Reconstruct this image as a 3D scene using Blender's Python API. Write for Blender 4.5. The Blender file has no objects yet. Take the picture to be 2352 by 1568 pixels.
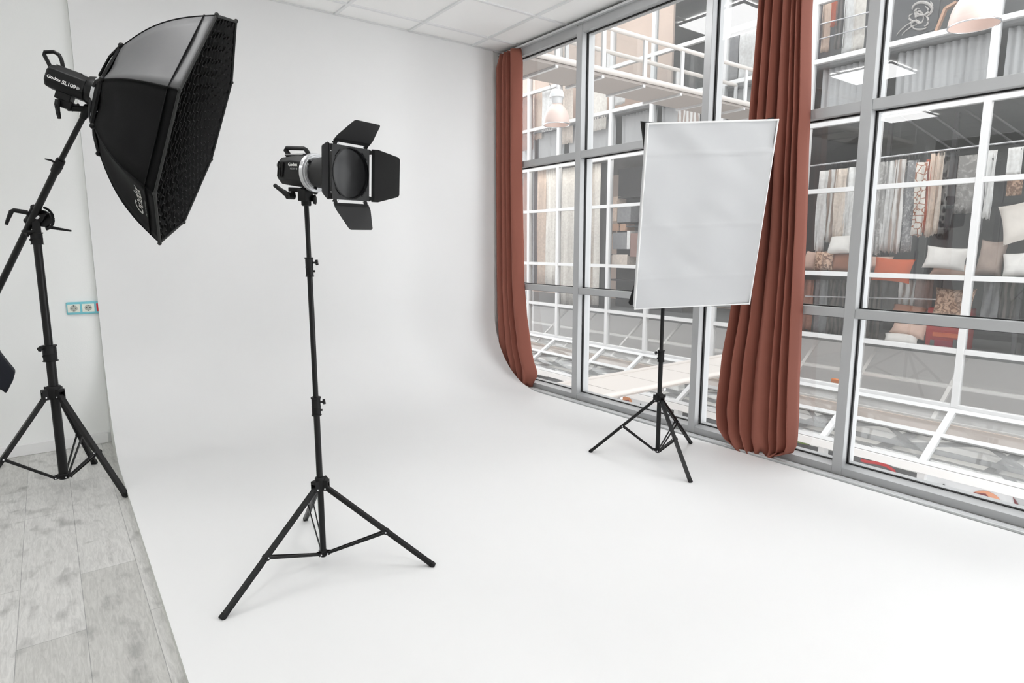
import bpy, bmesh, math, random
from mathutils import Vector, Matrix, Euler, noise
random.seed(7)
C = bpy.context.scene.collection
V = Vector
# ------------------------------------------------------------------ camera
FPX, PITCH, YAW = 1425.0, math.radians(8.698), math.radians(36.738)
EYE = V((0, 0, 1.3))
FW = V((math.sin(YAW)*math.cos(PITCH), math.cos(YAW)*math.cos(PITCH), -math.sin(PITCH)))
RT = V((math.cos(YAW), -math.sin(YAW), 0))
UP = RT.cross(FW)
cam = bpy.data.cameras.new('camera'); cam.sensor_width = 36; cam.lens = FPX/2352*36; cam.clip_end = 100
co = bpy.data.objects.new('camera', cam); C.objects.link(co)
co.matrix_world = Matrix.Translation(EYE) @ Matrix((RT, UP, -FW)).transposed().to_4x4()
bpy.context.scene.camera = co
def at(u, v, axis, val):
    """point seen at photo position (u, v) on the plane axis = val"""
    d = FW + RT*((u-1176)/FPX) + UP*((784-v)/FPX)
    i = 'xyz'.index(axis)
    return EYE + d*((val-EYE[i])/d[i])

# ------------------------------------------------------------------ materials
def srgb(r, g, b):
    f = lambda c: (c/255/12.92 if c <= 10 else ((c/255+.055)/1.055)**2.4)
    return (f(r), f(g), f(b), 1)
def mat(name, col, rough=.5, metal=0, var=0, vscale=8, bump=0, bscale=200, sheen=0, emit=None, estr=0, spec=.5, coat=0, aniso=None):
    m = bpy.data.materials.new(name); m.use_nodes = True
    nt = m.node_tree; b = nt.nodes['Principled BSDF']
    b.inputs['Base Color'].default_value = col; b.inputs['Roughness'].default_value = rough
    b.inputs['Metallic'].default_value = metal; b.inputs['Specular IOR Level'].default_value = spec
    b.inputs['Coat Weight'].default_value = coat
    if sheen:
        b.inputs['Sheen Weight'].default_value = sheen; b.inputs['Sheen Roughness'].default_value = .4
        b.inputs['Sheen Tint'].default_value = (min(1, col[0]*2.2), min(1, col[1]*2.2), min(1, col[2]*2.2), 1)
    tc = nt.nodes.new('ShaderNodeTexCoord')
    if var:
        n = nt.nodes.new('ShaderNodeTexNoise'); n.inputs['Scale'].default_value = vscale; n.inputs['Detail'].default_value = 4
        nt.links.new(tc.outputs['Object'], n.inputs['Vector'])
        r = nt.nodes.new('ShaderNodeValToRGB')
        r.color_ramp.elements[0].position = .3; r.color_ramp.elements[1].position = .7
        r.color_ramp.elements[0].color = tuple(c*(1-var) for c in col[:3])+(1,)
        r.color_ramp.elements[1].color = tuple(min(1, c*(1+var)) for c in col[:3])+(1,)
        nt.links.new(n.outputs['Fac'], r.inputs['Fac']); nt.links.new(r.outputs['Color'], b.inputs['Base Color'])
    if bump:
        n = nt.nodes.new('ShaderNodeTexNoise'); n.inputs['Scale'].default_value = bscale; n.inputs['Detail'].default_value = 3
        mp = nt.nodes.new('ShaderNodeMapping')
        if aniso: mp.inputs['Scale'].default_value = aniso
        nt.links.new(tc.outputs['Object'], mp.inputs['Vector']); nt.links.new(mp.outputs['Vector'], n.inputs['Vector'])
        bp = nt.nodes.new('ShaderNodeBump'); bp.inputs['Strength'].default_value = bump; bp.inputs['Distance'].default_value = .002
        nt.links.new(n.outputs['Fac'], bp.inputs['Height']); nt.links.new(bp.outputs['Normal'], b.inputs['Normal'])
    if emit:
        b.inputs['Emission Color'].default_value = emit; b.inputs['Emission Strength'].default_value = estr
    return m
def glass_mat(name, tint=(1, 1, 1, 1), k=1.6, add=.0, haze=0):
    m = bpy.data.materials.new(name); m.use_nodes = True; nt = m.node_tree
    nt.nodes.remove(nt.nodes['Principled BSDF']); out = nt.nodes['Material Output']
    t = nt.nodes.new('ShaderNodeBsdfTransparent'); t.inputs['Color'].default_value = tint
    g = nt.nodes.new('ShaderNodeBsdfGlossy'); g.inputs['Roughness'].default_value = 0.0
    # Schlick reflectance from the angle of incidence, the same from both sides of the pane
    ge = nt.nodes.new('ShaderNodeNewGeometry'); dt = nt.nodes.new('ShaderNodeVectorMath'); dt.operation = 'DOT_PRODUCT'
    nt.links.new(ge.outputs['Normal'], dt.inputs[0]); nt.links.new(ge.outputs['Incoming'], dt.inputs[1])
    def mth(op, a, b=None):
        x = nt.nodes.new('ShaderNodeMath'); x.operation = op
        for i, q in enumerate((a, b)):
            if q is None: continue
            if isinstance(q, (int, float)): x.inputs[i].default_value = q
            else: nt.links.new(q, x.inputs[i])
        return x.outputs[0]
    f5 = mth('POWER', mth('SUBTRACT', 1.0, mth('ABSOLUTE', dt.outputs['Value'])), 5.0)
    fo = mth('ADD', mth('MULTIPLY', f5, .96), .04)
    mu = nt.nodes.new('ShaderNodeMath'); mu.operation = 'MULTIPLY_ADD'; mu.use_clamp = True
    mu.inputs[1].default_value = k; mu.inputs[2].default_value = add
    mx = nt.nodes.new('ShaderNodeMixShader')
    nt.links.new(fo, mu.inputs[0]); nt.links.new(mu.outputs[0], mx.inputs[0])
    nt.links.new(t.outputs[0], mx.inputs[1]); nt.links.new(g.outputs[0], mx.inputs[2]); nt.links.new(mx.outputs[0], out.inputs['Surface'])
    if haze:   # pale diffuse haze mixed in, standing in for reflections on the pane
        df = nt.nodes.new('ShaderNodeBsdfDiffuse'); df.inputs['Color'].default_value = (.75, .75, .74, 1)
        m2 = nt.nodes.new('ShaderNodeMixShader'); m2.inputs[0].default_value = haze
        nt.links.new(mx.outputs[0], m2.inputs[1]); nt.links.new(df.outputs[0], m2.inputs[2]); nt.links.new(m2.outputs[0], out.inputs['Surface'])
    return m
def laminate():
    m = bpy.data.materials.new('grey_oak_laminate'); m.use_nodes = True; nt = m.node_tree; L = nt.links.new
    b = nt.nodes['Principled BSDF']; b.inputs['Roughness'].default_value = .42
    tc = nt.nodes.new('ShaderNodeTexCoord'); mp = nt.nodes.new('ShaderNodeMapping')
    mp.inputs['Rotation'].default_value = (0, 0, math.pi/2); L(tc.outputs['Object'], mp.inputs['Vector'])
    br = nt.nodes.new('ShaderNodeTexBrick'); br.inputs['Scale'].default_value = 1
    br.inputs['Brick Width'].default_value = 1.25; br.inputs['Row Height'].default_value = .195
    br.inputs['Mortar Size'].default_value = .0014; br.inputs['Mortar Smooth'].default_value = .3
    br.inputs['Color1'].default_value = srgb(196, 195, 191); br.inputs['Color2'].default_value = srgb(215, 214, 211)
    br.inputs['Mortar'].default_value = srgb(160, 160, 158); br.offset = .37
    L(mp.outputs[0], br.inputs['Vector'])
    mg = nt.nodes.new('ShaderNodeMapping'); mg.inputs['Scale'].default_value = (9, 1.1, 1); L(tc.outputs['Object'], mg.inputs['Vector'])
    n = nt.nodes.new('ShaderNodeTexNoise'); n.inputs['Scale'].default_value = 9; n.inputs['Detail'].default_value = 9
    n.inputs['Roughness'].default_value = .68; n.inputs['Distortion'].default_value = 1.1; L(mg.outputs[0], n.inputs['Vector'])
    r = nt.nodes.new('ShaderNodeValToRGB'); r.color_ramp.elements[0].position = .3; r.color_ramp.elements[1].position = .62
    r.color_ramp.elements[0].color = (.72, .72, .72, 1); r.color_ramp.elements[1].color = (1.02, 1.02, 1.02, 1); L(n.outputs['Fac'], r.inputs['Fac'])
    # soft grey smudges and knots of the decor
    mk = nt.nodes.new('ShaderNodeMapping'); mk.inputs['Scale'].default_value = (2.2, 1.2, 1); L(tc.outputs['Object'], mk.inputs['Vector'])
    k = nt.nodes.new('ShaderNodeTexNoise'); k.inputs['Scale'].default_value = 5.5; k.inputs['Detail'].default_value = 5; L(mk.outputs[0], k.inputs['Vector'])
    rk = nt.nodes.new('ShaderNodeValToRGB'); rk.color_ramp.elements[0].position = .28; rk.color_ramp.elements[1].position = .45
    rk.color_ramp.elements[0].color = (.66, .66, .66, 1); rk.color_ramp.elements[1].color = (1, 1, 1, 1); L(k.outputs['Fac'], rk.inputs['Fac'])
    vo = nt.nodes.new('ShaderNodeTexVoronoi'); vo.inputs['Scale'].default_value = 4.2
    mv = nt.nodes.new('ShaderNodeMapping'); mv.inputs['Scale'].default_value = (1, 1.5, 1); L(tc.outputs['Object'], mv.inputs['Vector'])
    L(mv.outputs[0], vo.inputs['Vector'])
    rv = nt.nodes.new('ShaderNodeValToRGB'); rv.color_ramp.elements[0].position = .02; rv.color_ramp.elements[1].position = .09
    rv.color_ramp.elements[0].color = (.7, .7, .69, 1); rv.color_ramp.elements[1].color = (1, 1, 1, 1); L(vo.outputs['Distance'], rv.inputs['Fac'])
    def mul(a, c):
        x = nt.nodes.new('ShaderNodeMix'); x.data_type = 'RGBA'; x.blend_type = 'MULTIPLY'; x.inputs['Factor'].default_value = 1
        L(a, x.inputs[6]); L(c, x.inputs[7]); return x.outputs[2]
    L(mul(mul(mul(br.outputs['Color'], r.outputs[0]), rk.outputs[0]), rv.outputs[0]), b.inputs['Base Color'])
    bp = nt.nodes.new('ShaderNodeBump'); bp.inputs['Strength'].default_value = .15; bp.inputs['Distance'].default_value = .002
    L(n.outputs['Fac'], bp.inputs['Height']); L(bp.outputs[0], b.inputs['Normal'])
    return m
def ornament_mat(name, c1, c2, scale=14, kind='voronoi', lo=.35, hi=.5):
    m = mat(name, c1, .8); nt = m.node_tree; b = nt.nodes['Principled BSDF']
    tc = nt.nodes.new('ShaderNodeTexCoord')
    if kind == 'edge':
        t = nt.nodes.new('ShaderNodeTexVoronoi'); t.feature = 'DISTANCE_TO_EDGE'; t.inputs['Scale'].default_value = scale; o = t.outputs['Distance']
    elif kind == 'voronoi':
        t = nt.nodes.new('ShaderNodeTexVoronoi'); t.inputs['Scale'].default_value = scale; o = t.outputs['Distance']
    elif kind == 'wave':
        t = nt.nodes.new('ShaderNodeTexWave'); t.bands_direction = 'Y'; t.inputs['Scale'].default_value = scale; t.inputs['Distortion'].default_value = 3; o = t.outputs['Fac']
    else:
        t = nt.nodes.new('ShaderNodeTexNoise'); t.inputs['Scale'].default_value = scale; t.inputs['Detail'].default_value = 6; t.inputs['Distortion'].default_value = 2; o = t.outputs['Fac']
    nt.links.new(tc.outputs['Object'], t.inputs['Vector'])
    r = nt.nodes.new('ShaderNodeValToRGB'); r.color_ramp.elements[0].position = lo; r.color_ramp.elements[1].position = hi
    r.color_ramp.elements[0].color = c1; r.color_ramp.elements[1].color = c2
    nt.links.new(o, r.inputs['Fac']); nt.links.new(r.outputs[0], b.inputs['Base Color'])
    return m

M = {}
M['wall'] = mat('painted_wall', srgb(238, 239, 238), .85, bump=.25, bscale=120)
M['wall_room'] = mat('room_wall', srgb(246, 246, 245), .9)
M['ceiling'] = mat('ceiling_tile', srgb(249, 249, 248), .9, bump=.2, bscale=250)
M['grid'] = mat('ceiling_grid_metal', srgb(232, 233, 233), .4)
M['cyc'] = mat('cyclorama_paint', srgb(231, 231, 231), .55, var=.006, vscale=1.5, spec=.3)
M['cycedge'] = mat('cyclorama_side', srgb(214, 216, 212), .8)
M['laminate'] = laminate()
M['base'] = mat('baseboard_white', srgb(233, 233, 233), .45)
M['alu'] = mat('grey_aluminium', srgb(176, 177, 178), .38, metal=.25, var=.03, vscale=3)
M['alu_light'] = mat('pale_aluminium', srgb(216, 217, 218), .3, metal=.3)
M['gasket'] = mat('black_rubber_gasket', srgb(14, 14, 14), .6)
M['glass'] = glass_mat('window_glass', (.985, .99, .985, 1), 2.1)
M['glass2'] = glass_mat('shop_glass', (.9, .91, .91, 1), 1.9, .015)
M['glass3'] = glass_mat('roof_glass', (.9, .91, .9, 1), 1.7, .06, haze=.14)
M['glass2'] = glass_mat('shop_glass', (.93, .94, .94, 1), 1.9, .015, haze=.02)
M['black'] = mat('black_powder_coat', srgb(9, 9, 10), .38, spec=.35, bump=.05)
M['blackmatte'] = mat('black_matte_metal', srgb(20, 20, 21), .6, bump=.1, bscale=400)
M['plastic'] = mat('black_plastic', srgb(11, 11, 12), .5, spec=.3, bump=.15, bscale=500)
M['gunmetal'] = mat('dark_grey_plastic', srgb(34, 34, 35), .38)
M['rivet'] = mat('bright_steel', srgb(225, 225, 228), .2, metal=.9)
M['silver'] = mat('silver_ring', srgb(205, 206, 208), .28, metal=.6)
M['fabric_black'] = mat('black_nylon', srgb(10, 10, 11), .7, bump=.3, bscale=300, spec=.15)
M['fabric_sheen'] = mat('lit_black_nylon', srgb(84, 84, 85), .6, bump=.5, bscale=12, spec=.7)  # grey lit copy of the black nylon, overhead light painted into the colour
M['honey'] = mat('black_honeycomb_fabric', srgb(34, 34, 34), .8, spec=.2)
M['binding'] = mat('charcoal_binding_tape', srgb(36, 37, 36), .8)
M['fabric_white'] = mat('white_diffuser_cloth', srgb(205, 206, 208), .75, bump=.35, bscale=9)
M['white_trim'] = mat('white_piping', srgb(238, 238, 238), .6)
M['cloth_grey'] = mat('pale_grey_lip_cloth', srgb(205, 206, 207), .75)
M['lens'] = mat('dark_lens_glass', srgb(16, 16, 17), .2, spec=.35)
M['logo'] = mat('white_print', srgb(230, 230, 228), .5)
M['logo_grey'] = mat('grey_print', srgb(150, 150, 150), .5)
M['curtain'] = mat('rust_velvet', srgb(142, 84, 70), .8, sheen=.15, bump=.2, bscale=500)
M['aqua'] = mat('aqua_plastic', srgb(120, 196, 208), .3)
M['socket'] = mat('ivory_plastic', srgb(226, 230, 220), .35)
M['socket_dark'] = mat('grey_socket_well', srgb(172, 176, 168), .4)
M['hole'] = mat('dark_hole', srgb(12, 12, 12), .7)
M['red'] = mat('red_plastic', srgb(222, 42, 58), .35)
M['led'] = mat('led_panel_diffuser', srgb(245, 245, 245), .5, emit=(1, 1, 1, 1), estr=8.5)
M['white_metal'] = mat('white_painted_steel', srgb(208, 208, 208), .45)
M['bridge'] = mat('cream_bridge_panel', srgb(206, 200, 195), .5)
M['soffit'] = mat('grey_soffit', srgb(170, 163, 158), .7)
M['navy'] = mat('black_navy_fabric', srgb(18, 22, 32), .85)

# ------------------------------------------------------------------ mesh helpers
ORG = {}
def frame(d, up=V((0, 0, 1))):
    d = d.normalized()
    if abs(d.dot(up.normalized())) > .995: up = V((0, 1, 0)) if abs(d.y) < .9 else V((1, 0, 0))
    s = d.cross(up).normalized(); u = s.cross(d).normalized()
    return d, s, u
class MB:
    def __init__(self): self.v = []; self.f = []
    def add(self, vs, fs):
        n = len(self.v); self.marks = getattr(self, 'marks', [])+[(n, len(self.f))]; self.v += [V(p) for p in vs]; self.f += [tuple(i+n for i in f) for f in fs]; return self
    def box(self, a, b):
        x0, x1 = sorted((a[0], b[0])); y0, y1 = sorted((a[1], b[1])); z0, z1 = sorted((a[2], b[2]))
        return self.add([(x0, y0, z0), (x1, y0, z0), (x1, y1, z0), (x0, y1, z0), (x0, y0, z1), (x1, y0, z1), (x1, y1, z1), (x0, y1, z1)],
                        [(0, 3, 2, 1), (4, 5, 6, 7), (0, 1, 5, 4), (1, 2, 6, 5), (2, 3, 7, 6), (3, 0, 4, 7)])
    def obox(self, c, ax, hx, ay, hy, az, hz):
        c = V(c); P = [c+ax*(hx*i)+ay*(hy*j)+az*(hz*k) for k in (-1, 1) for i, j in ((-1, -1), (1, -1), (1, 1), (-1, 1))]
        return self.add(P, [(0, 3, 2, 1), (4, 5, 6, 7), (0, 1, 5, 4), (1, 2, 6, 5), (2, 3, 7, 6), (3, 0, 4, 7)])
    def bar(self, a, b, w, h, up=V((0, 0, 1))):
        a, b = V(a), V(b); d, s, u = frame(b-a, up)
        return self.obox((a+b)/2, d, (b-a).length/2, s, w/2, u, h/2)
    def rings(self, rings, cap0=True, cap1=True, closed=True):
        n = len(rings[0]); base = len(self.v); vs = [p for r in rings for p in r]; fs = []
        for i in range(len(rings)-1):
            for j in range(n if closed else n-1):
                k = (j+1) % n
                fs.append((i*n+j, i*n+k, (i+1)*n+k, (i+1)*n+j))
        if cap0: fs.append(tuple(range(n-1, -1, -1)))
        if cap1: fs.append(tuple((len(rings)-1)*n+j for j in range(n)))
        return self.add(vs, fs)
    def tube(self, a, b, r0, r1=None, n=16, caps=True, sq=1, up=V((0, 0, 1))):
        r1 = r0 if r1 is None else r1; a, b = V(a), V(b); d, s, u = frame(b-a, up)
        ring = lambda c, r: [c+s*(r*math.cos(2*math.pi*i/n))+u*(r*sq*math.sin(2*math.pi*i/n)) for i in range(n)]
        return self.rings([ring(a, r0), ring(b, r1)], caps, caps)
    def path(self, pts, r, n=10, sq=1, up=V((0, 0, 1)), rad=None):
        pts = [V(p) for p in pts]; R = []
        for i, p in enumerate(pts):
            d = (pts[min(i+1, len(pts)-1)]-pts[max(i-1, 0)]); _, s, u = frame(d, up)
            q = rad[i] if rad else r
            R.append([p+s*(q*math.cos(2*math.pi*k/n))+u*(q*sq*math.sin(2*math.pi*k/n)) for k in range(n)])
        return self.rings(R)
    def lathe(self, c, axis, prof, n=32, cap0=True, cap1=True):
        """prof: list of (distance along axis, radius)"""
        c = V(c); d, s, u = frame(V(axis))
        return self.rings([[c+d*t+s*(r*math.cos(2*math.pi*i/n))+u*(r*math.sin(2*math.pi*i/n)) for i in range(n)] for t, r in prof], cap0, cap1)
    def prism(self, pts, off):
        """polygon pts (3D) extruded by vector off"""
        pts = [V(p) for p in pts]; off = V(off); n = len(pts)
        return self.add(pts+[p+off for p in pts], [tuple(range(n-1, -1, -1)), tuple(range(n, 2*n))]+[(i, (i+1) % n, n+(i+1) % n, n+i) for i in range(n)])
    def grid(self, P):
        nu, nv = len(P), len(P[0])
        return self.add([p for r in P for p in r], [(i*nv+j, i*nv+j+1, (i+1)*nv+j+1, (i+1)*nv+j) for i in range(nu-1) for j in range(nv-1)])
    def sphere(self, c, rx, ry, rz, n=16, m=10):
        c = V(c)
        return self.rings([[c+V((rx*math.sin(math.pi*(j+.02)/(m+.04))*math.cos(2*math.pi*i/n), ry*math.sin(math.pi*(j+.02)/(m+.04))*math.sin(2*math.pi*i/n), rz*math.cos(math.pi*(j+.02)/(m+.04)))) for i in range(n)] for j in range(m+1)])
    def each(self, name, m, parent=None, **k):
        """one object per primitive added"""
        mk = self.marks+[(len(self.v), len(self.f))]; out = []
        for (a, fa), (c, fc) in zip(mk, mk[1:]):
            q = MB(); q.v = self.v[a:c]; q.f = [tuple(i-a for i in f) for f in self.f[fa:fc]]; out.append(q.build(name, m, parent, **k))
        return out
    def build(self, name, m, parent=None, bevel=0, solid=0, subsurf=0, smooth=True, angle=35, fix=True):
        org = ORG.get(parent.name, V((0, 0, 0))) if parent else V((0, 0, 0))
        me = bpy.data.meshes.new(name)
        me.from_pydata([tuple(p-org) for p in self.v], [], self.f)
        if fix:
            bm = bmesh.new(); bm.from_mesh(me); bmesh.ops.recalc_face_normals(bm, faces=bm.faces); bm.to_mesh(me); bm.free()
        if smooth:
            for p in me.polygons: p.use_smooth = True
            me.set_sharp_from_angle(angle=math.radians(angle))
        mats = m if isinstance(m, list) else [m]
        for x in mats: me.materials.append(x)
        o = bpy.data.objects.new(name, me); C.objects.link(o)
        if parent: o.parent = parent; ORG[o.name] = org
        if bevel:
            b = o.modifiers.new('bevel', 'BEVEL'); b.width = bevel; b.segments = 2; b.limit_method = 'ANGLE'
        if solid:
            s = o.modifiers.new('solid', 'SOLIDIFY'); s.thickness = solid; s.offset = 0
        if subsurf:
            s = o.modifiers.new('sub', 'SUBSURF'); s.levels = subsurf; s.render_levels = subsurf
        return o
def tag(o, label, cat, group=None):
    o['label'] = label; o['category'] = cat
    if group: o['group'] = group
    return o
def struct(o, label=None):
    o['kind'] = 'structure'
    if label: o['label'] = label
    return o
def root(name, loc, label, cat, group=None, structure=False):
    o = bpy.data.objects.new(name, None); C.objects.link(o); o.location = loc; o.empty_display_size = .1
    ORG[o.name] = V(loc)
    if structure: struct(o, label)
    else: tag(o, label, cat, group)
    return o
def text(name, body, m, parent, pos, xdir, ydir, size, extrude=.0006, align='CENTER', shear=0, xs=1, offset=0):
    cu = bpy.data.curves.new(name, 'FONT'); cu.body = body; cu.size = size; cu.extrude = extrude; cu.align_x = align; cu.align_y = 'CENTER'; cu.shear = shear; cu.offset = offset
    t = bpy.data.objects.new(name+'_tmp', cu); C.objects.link(t)
    dg = bpy.context.evaluated_depsgraph_get(); me = bpy.data.meshes.new_from_object(t.evaluated_get(dg))
    bpy.data.objects.remove(t); 
    x = V(xdir).normalized(); z = x.cross(V(ydir)).normalized(); y = z.cross(x)
    Mx = Matrix((x*xs, y, z)).transposed().to_4x4(); org = ORG.get(parent.name, V((0, 0, 0)))
    me.transform(Matrix.Translation(V(pos)-org) @ Mx)
    me.materials.clear(); me.materials.append(m)
    o = bpy.data.objects.new(name, me); C.objects.link(o); o.parent = parent; ORG[o.name] = org
    return o

Z = V((0, 0, 1)); Xa = V((1, 0, 0)); Ya = V((0, 1, 0))
CE = 3.07       # ceiling height
FLR = -.03      # laminate level; the cyclorama floor is z = 0
WX = 3.56       # inner face of the window frames
GX = 3.62       # glass

# ================================================================== THE ROOM
b = MB().box((-4.2, -3.6, FLR-.15), (3.72, 5.1, FLR)); struct(b.build('floor', M['laminate'], smooth=False), 'grey oak laminate floor')
b = MB().box((-4.2, 4.96, FLR), (3.74, 5.1, CE+.2)); struct(b.build('wall_back', M['wall'], smooth=False), 'white painted back wall')
b = MB().box((-4.3, -3.6, FLR), (-4.2, 5.1, CE+.2)); struct(b.build('wall_left', M['wall_room'], smooth=False), 'white painted left wall')
b = MB().box((-4.3, -3.7, FLR), (3.74, -3.6, CE+.2)); struct(b.build('wall_front', M['wall_room'], smooth=False), 'white wall behind the camera')
b = MB().box((-4.2, 4.945, FLR), (.24, 4.96, .045)); struct(b.build('baseboard_back', M['base'], bevel=.004), 'white baseboard under the back wall')
# ceiling: tiles drop a little below the grid
LEDS = [(2.69, 3.17), (.2, 3.19), (-2.42, 3.9), (2.69, .68), (.2, .68), (-2.42, .68), (.2, -1.8), (2.69, -1.8)]
b = MB().box((-4.2, -3.6, CE+.012), (3.6, 4.96, CE+.16)); ceil = struct(b.build('ceiling', M['ceiling'], smooth=False), 'suspended ceiling of white square tiles')
b = MB(); gx = [3.24-.634*i for i in range(12)]; gy = [4.675-.64*i for i in range(13)]
for x in gx: b.box((x-.012, -3.6, CE), (x+.012, 4.96, CE+.02))
for y in gy: b.box((-4.2, y-.012, CE+.001), (3.6, y+.012, CE+.02))
b.box((-4.2, 4.93, CE+.0005), (3.6, 4.96, CE+.02))
b.build('ceiling_grid', M['grid'], ceil, smooth=False)
# curtain rail and head trim between ceiling and window
b = MB().box((3.6, -3.6, CE-.004), (3.72, 4.96, CE+.2)); struct(b.build('trim_1', M['gasket'], smooth=False), 'dark shadow gap at the ceiling edge')
b = MB(); b.box((3.575, -3.6, CE-.045), (3.61, 4.96, CE-.004)); b.box((3.535, -3.6, CE-.03), (3.575, 4.96, CE-.012))
struct(b.build('trim_2', M['alu_light'], bevel=.003), 'pale curtain rail along the top of the window')

# window ------------------------------------------------------------
win = root('window_1', (GX, 2, 0), 'grey aluminium window wall', 'window', structure=True)
MY = [(4.93, 4.96), (3.842, 3.907), (2.625, 2.678), (1.603, 1.660), (.45, .507), (-.70, -.64), (-1.85, -1.79), (-3.0, -2.94)]
for i, (y0, y1) in enumerate(MY):
    MB().box((WX, y0, .0), (3.70, y1, CE-.04)).build('mullion', M['alu'], win, bevel=.002)
ys = sorted([-3.6]+[v for p in MY for v in p]+[4.96])
for i in range(0, len(ys)-1, 2):
    a, c = ys[i], ys[i+1]
    if c-a < .01: continue
    for z0, z1 in ((.905, .957), (2.012, 2.067)):
        MB().box((WX+.004, a, z0), (3.69, c, z1)).build('transom', M['alu'], win, bevel=.002)
    MB().prism([(WX+.003, a, .0), (3.69, a, .0), (3.69, a, .058), (GX-.01, a, .058), (WX+.003, a, .042)], (0, c-a, 0)).build('bottom_rail', M['alu'], win)
    MB().box((WX+.004, a, 2.975), (3.69, c, CE)).build('top_rail', M['alu'], win, bevel=.002)
    g = MB()
    for z0, z1 in ((.058, .905), (.957, 2.012), (2.067, 2.975)):
        t = .009
        g.box((GX-.008, a, z0), (GX+.008, a+t*.9, z1)); g.box((GX-.008, c-t, z0), (GX+.008, c, z1))
        g.box((GX-.008, a, z0), (GX+.008, c, z0+t*.6)); g.box((GX-.008, a, z1-t*.8), (GX+.008, c, z1))
        MB().add([(GX, a, z0), (GX, c, z0), (GX, c, z1), (GX, a, z1)], [(0, 1, 2, 3)]).build('glass_pane', M['glass'], win, smooth=False)
    g.build('gasket', M['gasket'], win, smooth=False)
# metal strip in the gap between cyclorama floor and window
b = MB(); b.box((3.468, -3.6, FLR), (3.56, 4.96, -.008)); b.box((3.482, -3.6, -.008), (3.5, 4.96, .006)); b.box((3.515, -3.6, -.008), (3.545, 4.96, .002))
struct(b.build('trim_3', M['alu_light'], bevel=.003), 'polished metal sill strip at the foot of the window')

# cyclorama ---------------------------------------------------------
cyc = root('cyclorama', (1.85, 3.0, FLR), 'white curved infinity backdrop sweeping from the wall down to the floor', 'photo backdrop')
def cyc_profile():
    p = [(-3.58, 0.0)]; r = .70; y1 = 4.925
    for i in range(29):
        a = math.pi/2*i/28; p.append((y1-r+r*math.sin(a), r-r*math.cos(a)))
    p.append((y1, CE-.002)); return p
pr = cyc_profile()
x0s = lambda y: .205+.05*max(0, min(1, (y-1.9)/3.0))
b = MB(); P = [[V((x0s(y), y, z)), V((3.46, y, z))] for y, z in pr]; P = [[a.lerp(c, k/8) for k in range(9)] for a, c in P]
b.grid(P); b.build('sweep_surface', M['cyc'], cyc, angle=80)
b = MB(); n = len(pr)
for xx in (None, 3.46):
    pts = [V((x0s(y) if xx is None else xx, y, z)) for y, z in pr]
    low = [V((p.x, p.y, FLR)) if i < n-1 else p for i, p in enumerate(pts)]
    for i in range(n-2):
        b.add([pts[i], pts[i+1], V((pts[i+1].x, pts[i+1].y, FLR)), V((pts[i].x, pts[i].y, FLR))], [(0, 1, 2, 3)])
    b.add([V((pts[-1].x, 4.925, FLR)), V((pts[-1].x, 4.957, FLR)), V((pts[-1].x, 4.957, CE-.002)), V((pts[-1].x, 4.925, CE))], [(0, 1, 2, 3)])
b.build('side_panel', M['cycedge'], cyc, smooth=False)

# LED ceiling panels (seen mirrored in the glass)
for i, (x, y) in enumerate(LEDS):
    t = root('ceiling_light', (x, y, CE), 'square white LED panel set into the studio ceiling', 'ceiling light', 'square ceiling panels')
    MB().box((x-.298, y-.298, CE-.012), (x+.298, y+.298, CE-.004)).build('diffuser', M['led'], t, smooth=False)
    f = MB()
    for a, c in (((-.31, -.31), (.31, -.298)), ((-.31, .298), (.31, .31)), ((-.31, -.298), (-.298, .298)), ((.298, -.298), (.31, .298))):
        f.box((x+a[0], y+a[1], CE-.016), (x+c[0], y+c[1], CE))
    f.build('panel_frame', M['white_metal'], t, smooth=False)

# socket ------------------------------------------------------------
so = root('power_socket', (.19, 4.955, .9), 'aqua-framed triple wall outlet with two ivory sockets, partly hidden by the backdrop', 'wall socket')
zc, w = .901, .0785
b = MB().box((.0825, 4.946, zc-.041), (.0825+3*w, 4.958, zc+.041)); b.build('socket_frame', M['aqua'], so, bevel=.006)
for i in range(2):
    cx = .0825+w*(i+.5)
    ins = MB().box((cx-.0335, 4.943, zc-.0265), (cx+.0335, 4.948, zc+.0265)).build('socket_insert', M['socket'], so, bevel=.002)
    MB().lathe((cx, 4.943, zc), (0, -1, 0), [(0, .0205), (.0008, .0205)], 24).build('socket_well', M['socket_dark'], ins)
    h = MB()
    for dx, dz in ((-.0095, 0), (.0095, 0), (0, .017), (0, -.017)): h.lathe((cx+dx, 4.9422, zc+dz), (0, -1, 0), [(0, .0032), (.0006, .0032)], 12)
    h.build('pin_hole', M['hole'], ins)
MB().box((.0825+w*2.5-.0335, 4.943, zc-.0265), (.0825+w*2.5+.0335, 4.948, zc+.0265)).build('red_socket_insert', M['red'], so, bevel=.002)

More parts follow.
